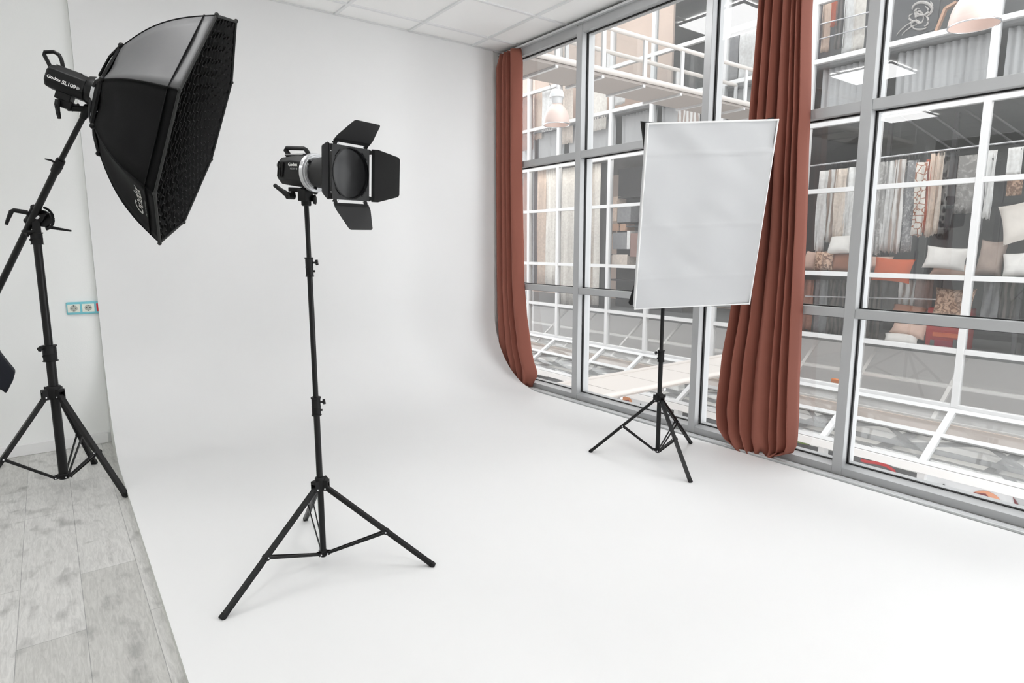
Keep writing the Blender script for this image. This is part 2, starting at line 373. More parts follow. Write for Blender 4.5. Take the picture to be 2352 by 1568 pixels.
# ================================================================== CURTAINS
def curtain(name, rows, widths, label, depth, seed, hem=0.0, xw=3.505, tuck=0):
    rnd = random.Random(seed); t = root(name, (xw, (rows[-1][1]+rows[-1][2])/2, rows[-1][0]), label, 'curtain')
    folds = len(widths); ph = [0]
    for q in widths: ph.append(ph[-1]+q)
    ph = [p/ph[-1] for p in ph]; amps = [rnd.uniform(.6, 1.05) for _ in range(folds+1)]
    ns, nz = folds*26, 80; P = []
    ztop, zbot = rows[0][0], rows[-1][0]
    for j in range(nz+1):
        q = j/nz; z = ztop+(zbot-ztop)*(q if q < .8 else q)
        for k in range(len(rows)-1):
            if rows[k+1][0] <= z <= rows[k][0]: break
        a = (rows[k][0]-z)/(rows[k][0]-rows[k+1][0]+1e-9); a2 = a*a*(3-2*a)*.5+a*.5
        yl = rows[k][1]+(rows[k+1][1]-rows[k][1])*a2; yr = rows[k][2]+(rows[k+1][2]-rows[k][2])*a2
        row = []
        for i in range(ns+1):
            s = i/ns
            for kk in range(folds):
                if ph[kk] <= s <= ph[kk+1]+1e-9: break
            loc = (s-ph[kk])/(ph[kk+1]-ph[kk]); am = amps[kk]*(1-loc)+amps[kk+1]*loc
            c = abs(math.sin(math.pi*loc))**.8; x = depth-2*depth*am*c
            dy = .06/folds*math.sin(2*math.pi*loc)*(yr-yl)
            wob = .006*noise.noise(V((s*6+seed, z*1.7, 0)))
            hemw = max(0, 1-(z-zbot)/.28)
            x += hemw*.03*noise.noise(V((s*11+seed, z*9, 4)))
            zz = z + (hemw*.035*noise.noise(V((s*7+seed*3, 2.2, 1))) if z < zbot+.3 else 0)
            x = x*(1-.35*hemw*tuck)
            if tuck: zz += .055*(abs(2*s-1)**3)*max(0, 1-(z-zbot)/.2)+.02*hemw*math.sin(s*23)
            row.append(V((xw+x+wob, yl+(yr-yl)*s+dy+wob, zz)))
        P.append(row)
    b = MB().grid(P); o = b.build('curtain_cloth', M['curtain'], t, solid=.004, angle=180, fix=False)
    b = MB()
    for i in range(folds+1): 
        yy = rows[0][1]+(rows[0][2]-rows[0][1])*ph[i]
        b.tube((3.555, yy, ztop-.03), (3.555, yy, CE-.022), .004, n=8)
    b.each('curtain_hook', M['white_metal'], t)
    return t
curtain('curtain', [(3.03, 4.875, 4.62), (2.92, 4.94, 4.60), (2.0, 4.95, 4.60), (1.0, 4.95, 4.57), (.7, 4.95, 4.53), (.37, 4.93, 4.46), (.12, 4.86, 4.37), (-.0, 4.70, 4.44)],
        [55, 58, 24, 85], 'rust velvet curtain in the corner between the white backdrop and the window', .047, 3, xw=3.506)
curtain('curtain', [(3.03, 2.25, 1.98), (2.65, 2.262, 1.963), (2.0, 2.285, 1.93), (1.34, 2.305, 1.905), (.93, 2.345, 1.895), (.55, 2.4, 1.885), (.25, 2.425, 1.87), (.1, 2.41, 1.865), (.03, 2.36, 1.88), (-.012, 2.28, 1.95)],
        [58, 57, 50, 87, 34, 48, 34], 'rust velvet curtain gathered behind the rectangular softbox', .055, 12, xw=3.498, tuck=1)

# ================================================================== LIGHT STANDS
def star_knob(b, c, axis, r, t):
    d, s, u = frame(V(axis)); c = V(c)
    ring = lambda k: [c+d*k+s*((r*(1+.28*math.cos(3*a)))*math.cos(a))+u*((r*(1+.28*math.cos(3*a)))*math.sin(a)) for a in [2*math.pi*i/24 for i in range(24)]]
    b.rings([ring(0), ring(t)])
def light_stand(base, feet, zc, joints, ztop, rad, label, floor=0.0, t_br=.57, leg_r=.0095, knob=V((1, -.3, 0)), hub=.06, sc=1.0):
    bx, by = base; t = root('light_stand', (bx, by, floor), label, 'light stand')
    B = lambda z: V((bx, by, z)); zs = [floor+hub-.025]+[j[0] for j in joints]+[ztop]
    for i in range(len(rad)):
        z0 = zs[i] if i == 0 else zs[i]-.0; z1 = zs[i+1]
        MB().tube(B(z0), B(z1), rad[i], n=20).build('pole', M['black'], t)
    kd = knob.normalized()
    for i, (za, zb) in enumerate(joints):
        r = rad[i]*1.42
        c = MB().lathe(B(za-.004), Z, [(0, r*1.12), (.004, r*1.12), (.005, r), ((zb-za)*.5, r*1.01), ((zb-za)*.5+.001, r*1.07), ((zb-za)*.52+.004, r), (zb-za-.001, r), (zb-za, r*1.14), (zb-za+.005, r*1.14)], 20).build('clamp_collar', M['plastic'], t)
        k = MB(); zz = za+(zb-za)*.72; k.tube(B(zz)+kd*r*.8, B(zz)+kd*(r+.011*sc), .0035*sc, n=8); star_knob(k, B(zz)+kd*(r+.009*sc), kd+V((0, 0, .12)), .0092*sc, .009*sc)
        k.build('knob', M['plastic'], c)
        k = MB().tube(B(za+(zb-za)*.25)+kd*r*.8, B(za+(zb-za)*.25)+kd*(r+.006*sc), .0042*sc, n=10); k.build('lock_screw', M['plastic'], c)
    MB().lathe(B(ztop-.002), Z, [(0, rad[-1]*.8), (.01, rad[-1]*.8), (.011, .006), (.03, .006)], 14).build('spigot', M['rivet'], t)
    # top spreader where the legs hinge
    r0 = rad[0]; cc = MB(); cc.lathe(B(zc-.012*sc), Z, [(0, r0*1.5), (.006, r0*1.6), (.036*sc, r0*1.7), (.046*sc, r0*1.62), (.052*sc, r0*1.35)], 24)
    hh = MB().lathe(B(floor+hub-.016), Z, [(0, r0*1.2), (.004, r0*1.35), (.014*sc, r0*1.35), (.018*sc, r0*1.1)], 24)
    dirs = []
    for fx, fy in feet:
        d = V((fx-bx, fy-by, 0)); L = d.length; d.normalize(); dirs.append((d, L)); s = Z.cross(d)
        for sg in (-1, 1):
            cc.obox(B(zc+.004)+d*(r0*1.75)+s*(sg*leg_r*1.25), d, .014*sc, s, .0022*sc, Z, .019*sc)
            hh.obox(B(floor+hub-.008)+d*(r0*1.5)+s*(sg*leg_r*.9), d, .011*sc, s, .002*sc, Z, .007*sc)
        cc.obox(B(zc+.022*sc)+d*(r0*1.6), d, .016*sc, s, leg_r*1.45, Z, .006*sc)
    col = cc.build('leg_collar', M['plastic'], t, bevel=.0015); hb = hh.build('base_hub', M['plastic'], t, bevel=.001)
    star = MB(); star_knob(star, B(zc+.024*sc)+(dirs[1][0]+dirs[2][0]).normalized()*(r0*2), (dirs[1][0]+dirs[2][0]), .0085*sc, .01*sc); star.build('knob', M['plastic'], col)
    for (d, L) in dirs:
        s = Z.cross(d); top = B(zc-.002)+d*(r0*1.75); foot = B(floor+.008)+d*L
        leg = MB(); ax = (foot-top).normalized(); un = ax.cross(s)
        prof = [(-1, -.9), (-.9, -1), (-.25, -1), (-.2, -.72), (.2, -.72), (.25, -1), (.9, -1), (1, -.9), (1, .9), (.9, 1), (-.9, 1), (-1, .9)]
        ring = lambda c: [c+s*(p[0]*leg_r)+un*(p[1]*leg_r*.9) for p in prof]
        leg.rings([ring(top), ring(foot)]); lg = leg.build('leg', M['black'], t)
        MB().obox(foot+ax*.0+V((0, 0, .0)), ax, .011*sc, s, leg_r*1.12, un, leg_r*1.05).build('foot_cap', M['plastic'], lg, bevel=.003)
        j = top.lerp(foot, t_br); hbp = B(floor+hub-.008)+d*(r0*1.9)
        br = MB()
        for sg in (-1, 1): br.bar(hbp+s*(sg*leg_r*.62), j+s*(sg*leg_r*1.25), leg_r*.45, leg_r*1.05)
        for sg in (-1, 1): br.tube(j+s*(sg*leg_r*1.5)-Z*.001, j+s*(sg*leg_r*1.0)-Z*.001, leg_r*.95, n=14)
        br.build('brace', M['black'], t)
        rv = MB()
        for p in (j, hbp, top-V((0, 0, .004))+d*.003):
            for sg in (-1, 1):
                q_ = p+s*(sg*leg_r*1.55)
                if sg*s.dot(EYE-p) < 0: continue
                rv.lathe(p+s*(sg*leg_r*1.55), s*sg, [(-.002, leg_r*.36), (leg_r*.1, leg_r*.36), (leg_r*.22, leg_r*.2)], 12)
        rv.each('rivet', M['rivet'], lg)
    return t
light_stand((.813, 2.393), [(.391, 2.23), (1.163, 2.107), (.89, 2.849)], .338, [(.638, .708), (1.189, 1.258)], 1.478, [.0122, .0102, .0088],
            'black tripod light stand under the flash with barn doors, centre of the white floor', knob=V((.8, -.5, 0)))
light_stand((2.945, 2.433), [(2.688, 2.758), (2.774, 2.054), (3.343, 2.487)], .372, [(.612, .678)], 1.455, [.0135, .0112],
            'black tripod light stand holding the rectangular softbox near the window', knob=V((-.8, .5, .1)), t_br=.5)
light_stand((-.025, 4.15), [(.235, 3.787), (.131, 4.499), (-.43, 4.05)], .498, [(.69, .772), (1.314, 1.372)], 1.40, [.0225, .019, .016],
            'heavy black tripod stand on the laminate, carrying the boom arm', floor=FLR, leg_r=.0125, sc=1.3, knob=V((-.8, -.5, .2)), hub=.075)

# ================================================================== STROBE WITH BARN DOORS (centre)
n1 = V((.3995, -.9141, -.0699)).normalized(); r1 = V((.9167, .3993, .017)).normalized(); u1 = V((.0124, -.0709, .9974)).normalized()
c1 = V((.908, 2.188, 1.559)); A = lambda t, a=0, h=0: c1-n1*t+r1*a+u1*h
fl = root('studio_flash', A(.28, 0, -.06), 'black studio flash head with silver mount ring on the centre stand', 'studio flash')
B1 = lambda t, a=0, h=0: A(t-.045, a, h)
b = MB()
def body_ring(t, w, h0, h1, ch, cb=None):
    cb = cb or ch
    return [B1(t, a, h) for a, h in ((-w+ch, h1), (w-ch, h1), (w, h1-ch), (w, h0+cb), (w-cb, h0), (-w+cb, h0), (-w, h0+cb), (-w, h1-ch))]
b.rings([body_ring(.376, .040, -.035, .042, .018), body_ring(.368, .050, -.045, .052, .02), body_ring(.29, .056, -.052, .060, .022), body_ring(.235, .060, -.056, .060, .026), body_ring(.226, .062, -.060, .062, .03)])
fb = b.build('flash_body', M['plastic'], fl, bevel=.003)
b = MB().rings([body_ring(.345, .034, .055, .066, .006), body_ring(.25, .034, .055, .067, .006)]); b.build('top_plate', M['gunmetal'], fl, bevel=.002)
b = MB()
for k in range(3):
    for sgn in (-1,):
        b.bar(B1(.352-k*.011, -.0565, .035), B1(.36-k*.011, -.0555, -.02), .004, .0045)
b.build('vent_slot', M['hole'], fb)
b = MB().path([B1(.352, 0, .055), B1(.378, 0, .083), B1(.372, 0, .09), B1(.28, 0, .088), B1(.268, 0, .083), B1(.252, 0, .062)], .0075, n=10, sq=1, up=r1, rad=[.009, .009, .008, .0075, .008, .009])
b.build('handle', M['plastic'], fl)
b = MB().lathe(B1(.232), n1, [(0, .060), (.002, .0705), (.016, .0705), (.018, .069), (.0185, .064), (.024, .063), (.0245, .0585), (.026, .0585)], 48, cap1=False)
b.rings([[B1(.206)+r1*(.0585*math.cos(a))+u1*(.0585*math.sin(a)) for a in [2*math.pi*i/48 for i in range(48)]], [B1(.206)+r1*(.045*math.cos(a))+u1*(.045*math.sin(a)) for a in [2*math.pi*i/48 for i in range(48)]]], False, False)
ring = b.build('mount_ring', M['silver'], fl)
b = MB()
for a in (140, 255, 20): 
    q = math.radians(a); d = r1*math.cos(q)+u1*math.sin(q); b.obox(B1(.207)+d*.055, n1, .004, d, .006, n1.cross(d), .006)
b.each('locking_lug', M['plastic'], ring)
b = MB()
for a in (165, 290): 
    q = math.radians(a); d = r1*math.cos(q)+u1*math.sin(q); b.lathe(B1(.213)+d*.0665, n1, [(0, .0028), (.002, .002)], 10)
b.each('screw', M['rivet'], ring)
text('brand_lettering', 'Godox', M['logo'], fb, B1(.272, -.0612, .024), n1, u1, .0165, offset=.0003)
text('model_lettering', 'MS300', M['logo_grey'], fb, B1(.274, -.0612, .009), n1, u1, .009)
MB().lathe(B1(.2525, -.0612, .009), -r1, [(-.001, .0036), (.0006, .0036)], 12).build('round_mark', M['logo_grey'], fb)
b = MB().lathe(B1(.361, -.0505, .022), (-r1*.9-n1*.25), [(-.004, .0105), (.0022, .0105)], 20); b.build('round_emblem', M['logo_grey'], fb)
text('emblem_lettering', '300', M['hole'], fb, B1(.3612, -.053, .022), n1*.95-r1*.25, u1, .008)
# bracket and tilt handle
b = MB(); b.obox(B1(.30, 0, -.064), n1, .035, r1, .03, u1, .008); b.obox(B1(.262, -.012, -.083), n1, .02, r1, .02, u1, .022)
b.tube(B1(.31, -.035, -.082), A(.255, -.03, -.082), .0125, n=16)
b.lathe(V((.813, 2.393, 1.452)), Z, [(0, .0165), (.004, .018), (.03, .0185), (.05, .022), (.068, .02)], 18)
b.build('tilt_bracket', M['plastic'], fl, bevel=.002)
b = MB().path([B1(.305, -.05, -.088), B1(.315, -.052, -.084), B1(.345, -.056, -.068), B1(.375, -.058, -.052)], .009, n=10, rad=[.0125, .0115, .008, .0075]); b.tube(B1(.305, -.06, -.088), B1(.305, -.03, -.088), .013, n=16)
b.build('tilt_lever', M['plastic'], fl)
b = MB().tube(V((.813, 2.393, 1.476)), V((.838, 2.377, 1.476)), .004, n=8); b.lathe(V((.836, 2.379, 1.476)), V((.8, -.5, 0)), [(0, .006), (.001, .017), (.008, .019), (.011, .012)], 14); b.build('clamp_knob', M['plastic'], fl)
b = MB().lathe(A(.226, .03, -.07), V((.6, -.8, 0)), [(0, .005), (.012, .009), (.02, .008)], 10); b.build('umbrella_screw', M['plastic'], fl)

bd = root('barn_door_reflector', A(.1), 'black barn-door reflector with four open flaps on the centre flash', 'barn doors')
b = MB().lathe(A(.17), n1, [(0, .050), (.012, .053), (.03, .056), (.08, .063), (.12, .072), (.15, .082), (.16, .086)], 48); b.build('reflector_cone', M['blackmatte'], bd)
# square frame with cut corners round a circular opening
def plate(t0, t1, hole_r, s, seg=48):
    b = MB(); outer = []; inner = []
    for i in range(seg):
        a = 2*math.pi*i/seg; ca, sa = math.cos(a), math.sin(a); k = min(s/max(abs(ca), 1e-6), s/max(abs(sa), 1e-6), )
        outer.append((ca*k, sa*k)); inner.append((ca*hole_r, sa*hole_r))
    R = []
    for t, L in ((t0, inner), (t0, outer), (t1, outer), (t1, inner)): R.append([A(t, p[0], p[1]) for p in L])
    b.rings(R+[R[0]], False, False); return b
fr = plate(.006, -.004, .0865, .0935).build('door_frame', M['blackmatte'], bd)
b = MB().lathe(A(.0), n1, [(-.004, .0905), (.006, .0905), (.007, .087), (.002, .086)], 48, False, False); b.build('lens_ring', M['black'], bd)
b = MB().lathe(A(.012), n1, [(0, .087), (.010, .0865), (.0125, .07), (.0145, .045), (.0155, .02), (.016, .001)], 48); b.build('lens', M['lens'], bd)
b = MB()
for a, h in ((-.075, .075), (.075, .075), (.075, -.075), (-.075, -.075)):
    b.bar(A(-.006, a*.72, h*1.02), A(-.006, a*1.02, h*.72), .003, .004)
b.each('corner_clip', M['plastic'], bd)
def flap(side, along, th, L, w0, w1, off=.0):
    d = n1*math.cos(th)+side*math.sin(th); nrm = d.cross(along).normalized(); h = c1+side*.0985
    q = MB(); P = [(0, -w0/2), (.022, -w0/2-.004), (L, -w1/2+.006), (L+.0, -w1/2+.012), (L, w1/2-.006), (.022, w0/2+.004), (0, w0/2)]
    P = [(0, -w0/2), (.024, -w0/2), (L-.007, -w1/2-.002), (L-.002, -w1/2+.002), (L, -w1/2+.008), (L, w1/2-.008), (L-.002, w1/2-.002), (L-.007, w1/2+.002), (.024, w0/2), (0, w0/2)]
    q.prism([h+d*(p[0]+.008)+along*p[1] for p in P], nrm*.0018); f = q.build('flap', M['blackmatte'], bd, smooth=False)
    hg = MB(); hg.bar(h+d*.014+along*(-w0/2+.004), h+d*.014+along*(w0/2-.004), .012, .005, nrm)
    for s_ in (-1, 1):
        hg.bar(c1+side*.093+along*(s_*(w0/2-.012)), h+d*.012+along*(s_*(w0/2-.012)), .014, .004, along.cross(side))
        hg.tube(h+along*(s_*(w0/2-.02))+d*.001, h+along*(s_*(w0/2-.002))+d*.001, .0032, n=8)
    hg.build('flap_hinge', M['plastic'], f)
    rv = MB()
    for s_ in (-1, 1): 
        rv.lathe(c1+side*.0975+along*(s_*(w0/2-.026))-n1*0+n1*.003, n1, [(0, .0016), (.002, .0012)], 8)
    rv.each('hinge_rivet', M['rivet'], f)
flap(u1, r1, .72, .104, .176, .127); flap(-u1, r1, 1.07, .104, .176, .118); flap(r1, u1, .57, .104, .19, .141); flap(-r1, u1, 1.0, .10, .19, .150)

# ================================================================== RECTANGULAR SOFTBOX (right)
nB = V((-.517, -.805, -.2915)).normalized(); rB = Z.cross(nB).normalized(); uB = nB.cross(rB).normalized()
q = .041
rB = Z.cross(nB).normalized(); uB = nB.cross(rB).normalized(); rB, uB = rB*math.cos(q)+uB*math.sin(q), uB*math.cos(q)-rB*math.sin(q)
cB = V((2.892, 2.14, 1.443)); HW, HH = .3385, .508
S = lambda a, h, t=0: cB+rB*a+uB*h-nB*t
sb = root('rectangular_softbox', S(0, 0, .2), 'upright rectangular softbox with white front on the stand by the window', 'softbox')
b = MB(); N = 96; P = []
for i in range(N+1):
    row = []
    for j in range(N+1):
        a = (i/N-.5)*2*(HW-.004); h = (j/N-.5)*2*(HH-.004)
        sag = .010*(1-(a/HW)**4)*(1-(h/HH)**4)+.012*noise.noise(V((a*4, h*3.2, 1)))+.008*noise.noise(V((a*6+h*5, h*7, 5)))
        for hc_, am in ((HH-.155-.012*noise.noise(V((a*4, 0, 3))), .0065), (-.03, .003), (-.33, .003)): sag -= am*math.exp(-((h-hc_)/.009)**2)
        row.append(S(a, h, sag))
    P.append(row)
b.grid(P); fp = b.build('front_diffuser', M['fabric_white'], sb, angle=180, fix=False)
b = MB(); cr = [S(-HW, -HH), S(HW, -HH), S(HW, HH), S(-HW, HH)]
for i in range(4): b.tube(cr[i], cr[(i+1) % 4], .0045, n=10)
for c in cr: b.sphere(c, .0055, .0055, .0055, 10, 6)
b.build('edge_piping', M['white_trim'], sb)
def sring(hw, hh, t, bul=0, m=8):
    pts = []
    for (a0, h0), (a1, h1) in (((-1, -1), (1, -1)), ((1, -1), (1, 1)), ((1, 1), (-1, 1)), ((-1, 1), (-1, -1))):
        for k in range(m):
            f = k/m; w = 1-bul*math.sin(math.pi*f); pts.append(S((a0+(a1-a0)*f)*hw*w if a0 == a1 else (a0+(a1-a0)*f)*hw, (h0+(h1-h0)*f)*hh*w if h0 == h1 else (h0+(h1-h0)*f)*hh, t))
    return pts
b = MB().rings([sring(HW, HH, .002), sring(HW-.001, HH-.001, .05, .0)], False, False); b.build('side_lip', M['cloth_grey'], sb)
b = MB().rings([sring(HW-.003, HH-.003, .046), sring(HW+.012, HH+.004, .075, .22), sring(HW+.014, HH+.002, .10, .22)]+[sring(.055+(HW-.056)*math.cos(math.pi/2*k)**.8, .055+(HH-.056)*math.cos(math.pi/2*k)**.8, .05+.33*k, .06*math.sin(math.pi*k)) for k in (.25, .4, .55, .7, .85, 1)], False, True)
b.build('black_shell', M['fabric_black'], sb)
hc = S(0, 0, .38)
lh = root('lamp_holder', hc, 'small black lamp head behind the rectangular softbox', 'lamp head')
b = MB().lathe(hc, -nB, [(0, .055), (.01, .06), (.03, .05), (.10, .045), (.12, .03)], 24); b.build('lamp_body', M['plastic'], lh)
b = MB(); b.bar(V((2.945, 2.433, 1.49)), hc-nB*.05-uB*.03, .03, .03); b.tube(V((2.945, 2.433, 1.44)), V((2.945, 2.433, 1.52)), .019, n=14); b.build('tilt_bracket', M['plastic'], lh)

# ================================================================== BOOM ARM
tip = V((.2285, 3.74, 1.954)); cl = V((-.031, 4.15, 1.462)); bdv = (cl-tip).normalized(); far = tip+bdv*1.42
far = V((-.262, 4.46, .985)); mid = cl
bm_ = root('boom_arm', cl, 'black telescopic boom arm clamped across the top of the heavy stand', 'boom arm')
jt = tip.lerp(cl, .50)
MB().tube(jt, far, .0165, n=18).build('outer_tube', M['black'], bm_)
MB().tube(tip, jt, .0125, n=18).build('inner_tube', M['black'], bm_)
b = MB(); ax = (cl-jt).normalized(); b.lathe(jt-ax*.03, ax, [(0, .019), (.004, .0205), (.035, .0205), (.036, .022), (.075, .021), (.08, .0195)], 18)
jc = b.build('clamp_collar', M['plastic'], bm_)
MB().path([jt+V((-.012, -.016, .004)), jt+V((-.03, -.02, .016)), jt+V((-.055, -.022, .02))], .004, n=8, rad=[.006, .005, .003]).build('wing_knob', M['plastic'], jc)
b = MB(); ta = (tip-jt).normalized(); b.lathe(tip-ta*.05, ta, [(0, .0155), (.04, .018), (.055, .020), (.068, .019), (.072, .012)], 18); b.build('arm_head', M['plastic'], bm_, bevel=.001)
MB().path([tip+V((.015, 0, .01)), tip+V((.03, 0, .02)), tip+V((.04, 0, .03))], .004, n=8, rad=[.005, .004, .002]).build('wing_knob', M['plastic'], bm_)
# swivel clamp
b = MB(); bx_ = (cl-tip).normalized()
b.lathe(cl-bx_*.055, bx_, [(0, .024), (.008, .027), (.014, .0225), (.045, .0225), (.05, .0265), (.06, .0265), (.066, .0225), (.095, .0225), (.1, .027), (.108, .024)], 22)
side = V((.79, -.6, 0)).normalized(); b.obox(cl+V((.03, -.02, -.012)), side, .03, bx_, .03, side.cross(bx_).normalized(), .014)
b.obox(V((-.020, 4.142, 1.412)), Xa, .018, Ya, .016, Z, .045)
swc = b.build('swivel_clamp', M['plastic'], bm_, bevel=.003)
b = MB(); pc = V((.008, 4.125, 1.445)); rr = .058; wv = V((.8, -.6, 0))
pts = [pc+wv*(.0)+(V((.8, -.6, 0))*math.cos(a)+Z*math.sin(a))*rr for a in [math.radians(-75+150*i/14) for i in range(15)]]
b.path(pts, .0065, n=8); dsk = [pc+(V((.8, -.6, 0))*math.cos(a)+Z*math.sin(a))*.043 for a in [2*math.pi*i/24 for i in range(24)]]
b.prism(dsk, V((.6, .8, 0))*.012); b.build('quadrant_plate', M['plastic'], bm_)
b = MB().lathe(V((-.012, 4.118, 1.452)), V((-.3, -.95, 0)), [(0, .011), (.006, .011), (.008, .007)], 14); b.build('pivot_bolt', M['rivet'], bm_)
b = MB().path([cl+V((-.02, -.01, .012)), cl+V((-.075, -.02, .022)), cl+V((-.085, -.022, .015)), cl+V((-.10, -.025, -.02)), cl+V((-.112, -.027, -.052))], .008, n=10, rad=[.012, .011, .011, .009, .007]); b.build('lock_lever', M['plastic'], bm_)
b = MB().path([V((.02, 4.13, 1.405)), V((.06, 4.11, 1.395)), V((.125, 4.08, 1.382))], .006, n=10, rad=[.011, .008, .005]); b.build('tilt_handle', M['plastic'], bm_)
b = MB().path([V((-.03, 4.13, 1.378)), V((-.055, 4.12, 1.376)), V((-.085, 4.11, 1.379))], .005, n=8, rad=[.009, .007, .003]); b.build('wing_knob', M['plastic'], bm_)
# bag hung from the far end
bg = at(-34, 800, 'y', 4.46)
sbg = root('fabric_bag', bg, 'black fabric bag mostly cut off at the left edge beside the boom stand', 'bag')
pts = [at(u, v, 'y', 4.44) for u, v in ((-90, 760), (-20, 772), (0, 813), (18, 836), (35, 856), (30, 874), (14, 905), (3, 896), (-40, 885), (-95, 870))]
b = MB().prism(pts, V((.0, .11, 0))); b.build('bag_body', M['navy'], sbg, bevel=.012)
b = MB().path([at(-60, 765, 'y', 4.5), far+V((-.01, .02, -.02)), far+V((0, 0, .03)), far+V((.012, -.02, -.01)), at(-30, 775, 'y', 4.46)], .006, n=8); b.build('bag_strap', M['navy'], sbg)

# ================================================================== OCTAGONAL SOFTBOX + VIDEO LIGHT
nO = V((.8909, -.3004, -.3406)).normalized(); rO = V((-.451, -.6731, -.5861)).normalized(); uO = V((.0532, -.6758, .7352)).normalized()
oO = V((.682, 3.571, 1.880)); RO = .6
def O(R, t, ang, off=0):
    a = math.radians(ang); return oO-nO*t+(-rO*math.sin(a)+uO*math.cos(a))*R
ob = root('octagonal_softbox', O(0, .2, 0), 'large black octagonal softbox with honeycomb grid held up on the boom', 'softbox')
RR, TR = .274, .366
def rib(k, s):   # s 0 at ring, 1 at rim; ribs bow outwards
    a = 45*k; R = RR+(RO-RR)*s; t = TR*(1-s)
    bow = .038*math.sin(math.pi*s)
    return O(R+bow*.75, t+bow*.65, a)
NS = 16
for k in range(8):
    P = []
    for i in range(NS+1):
        s = i/NS; a, c = rib(k, s), rib(k+1, s); row = []
        cen = O(0, TR*(1-s)*.6, 0)
        for j in range(9):
            f = j/8; p = a.lerp(c, f); pull = .030*math.sin(math.pi*f)*math.sin(math.pi*min(1, s*1.0+.05))**.7
            wr = .006*noise.noise(V((f*2+k*7, s*9, k)))*math.sin(math.pi*f)
            row.append(p+(cen-p).normalized()*(pull+wr))
        P.append(row)
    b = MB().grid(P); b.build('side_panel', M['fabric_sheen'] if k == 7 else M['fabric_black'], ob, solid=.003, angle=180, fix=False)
b = MB()
for k in range(8): b.path([rib(k, i/12) for i in range(13)], .0042, n=8)
b.build('rib_seam', M['fabric_black'], ob)
b = MB()
for k in range(8): b.tube(O(RO, 0, 45*k), O(RO, 0, 45*k+45), .0062, n=8)
for k in range(8): b.sphere(O(RO+.004, 0, 45*k), .010, .010, .010, 8, 6)
b.build('rim_binding', M['binding'], ob)
b = MB(); b.rings([[O(RR, TR, 45*k) for k in range(8)], [O(RR-.006, TR+.012, 45*k) for k in range(8)], [O(.098, TR+.075, 45*k) for k in range(8)]], False, False); b.build('back_panel', M['fabric_black'], ob, solid=.003, smooth=False)
b = MB()
for k in range(8): b.path([O(.09, TR+.085, 45*k), O(RR*.75, TR+.045, 45*k), O(RR+.004, TR+.004, 45*k)], .006, n=8); b.sphere(O(RR+.006, TR+.002, 45*k), .013, .013, .013, 8, 6)
b.build('folding_rib', M['plastic'], ob)
MB().lathe(O(0, TR+.062, 0), -nO, [(0, .086), (.012, .086), (.014, .078), (.034, .074), (.036, .066)], 32).build('speed_ring', M['silver'], ob)
# honeycomb grid recessed in the mouth
b = MB(); dep = .045; step = .058; ap = RO*math.cos(math.pi/8)-.004
def inside(x, y):
    return all(x*math.cos(a)+y*math.sin(a) <= ap for a in [math.radians(22.5+45*i) for i in range(8)])
def L2(x, y, t): return oO+rO*x+uO*y-nO*t
for sgn in (1, -1):
    dx, dy = math.cos(math.radians(58*sgn+10)), math.sin(math.radians(58*sgn+10)); nx, ny = -dy, dx
    k = -14
    for k in range(-13, 14):
        # clip the line to the octagon
        t0, t1 = -2, 2; px, py = nx*k*step, ny*k*step; ok = True
        for i in range(8):
            a = math.radians(22.5+45*i); ca, sa = math.cos(a), math.sin(a); den = dx*ca+dy*sa; num = ap-(px*ca+py*sa)
            if abs(den) < 1e-9:
                if num < 0: ok = False
            elif den > 0: t1 = min(t1, num/den)
            else: t0 = max(t0, num/den)
        if not ok or t1-t0 < .02: continue
        n = max(2, int((t1-t0)/(step*.55))); A0 = []; A1 = []
        for i in range(n+1):
            t = t0+(t1-t0)*i/n; w = .009*(1 if i % 2 else -1)*(0 if i in (0, n) else 1)
            A0.append(L2(px+dx*t+nx*w, py+dy*t+ny*w, .002)); A1.append(L2((px+dx*t+nx*w*.4)*.93, (py+dy*t+ny*w*.4)*.93, dep))
        b.grid([A0, A1])
b.build('honeycomb_grid', M['honey'], ob, smooth=False, solid=.002, fix=False)
b = MB().prism([O(RO-.02, .05, 45*k) for k in range(8)], -nO*.002); b.build('inner_diffuser', M['honey'], ob, smooth=False)
# lettering on the lower side panel (between ribs 5 and 4)
def panel_frame(k, s, f):
    p = rib(k, s).lerp(rib(k+1, s), f); ds = (rib(k, s+.05).lerp(rib(k+1, s+.05), f)-rib(k, s-.05).lerp(rib(k+1, s-.05), f)).normalized()
    df = (rib(k+1, s)-rib(k, s)).normalized(); nn = ds.cross(df).normalized()
    if nn.dot(p-O(0, .1, 0)) < 0: nn = -nn
    return p, ds, df, nn
p, ds, df, nn = panel_frame(5, .76, .52)
def drape(o, p, ds, df, s0, f0):
    """lay flat lettering onto the hollow cloth of side panel 5"""
    org = ORG[o.name]; wid = (rib(6, s0)-rib(5, s0)).length; ls = (rib(5, s0+.05)-rib(5, s0-.05)).length*10
    for v in o.data.vertices:
        q = v.co+org-p; f = f0+q.dot(df)/wid; s_ = s0+q.dot(ds)/ls
        base = rib(5, s_).lerp(rib(6, s_), f); cen = O(0, TR*(1-s_)*.6, 0)
        pullv = .030*math.sin(math.pi*max(0, min(1, f)))*math.sin(math.pi*min(1, s_+.05))**.7
        up_ = (base-cen).normalized(); v.co = base-up_*(pullv-.006-max(0, q.dot(ds.cross(df))*0))-org
t_ = text('brand_lettering', 'Godox', M['logo'], ob, p, df, -ds, .080, offset=.001, shear=.25); drape(t_, p, ds, df, .76, .52)
p2, ds2, df2, _ = panel_frame(5, .86, .50)
t_ = text('small_lettering', 'PHOTOGRAPHY', M['logo_grey'], ob, p2, df2, -ds2, .020); drape(t_, p2, ds2, df2, .86, .50)

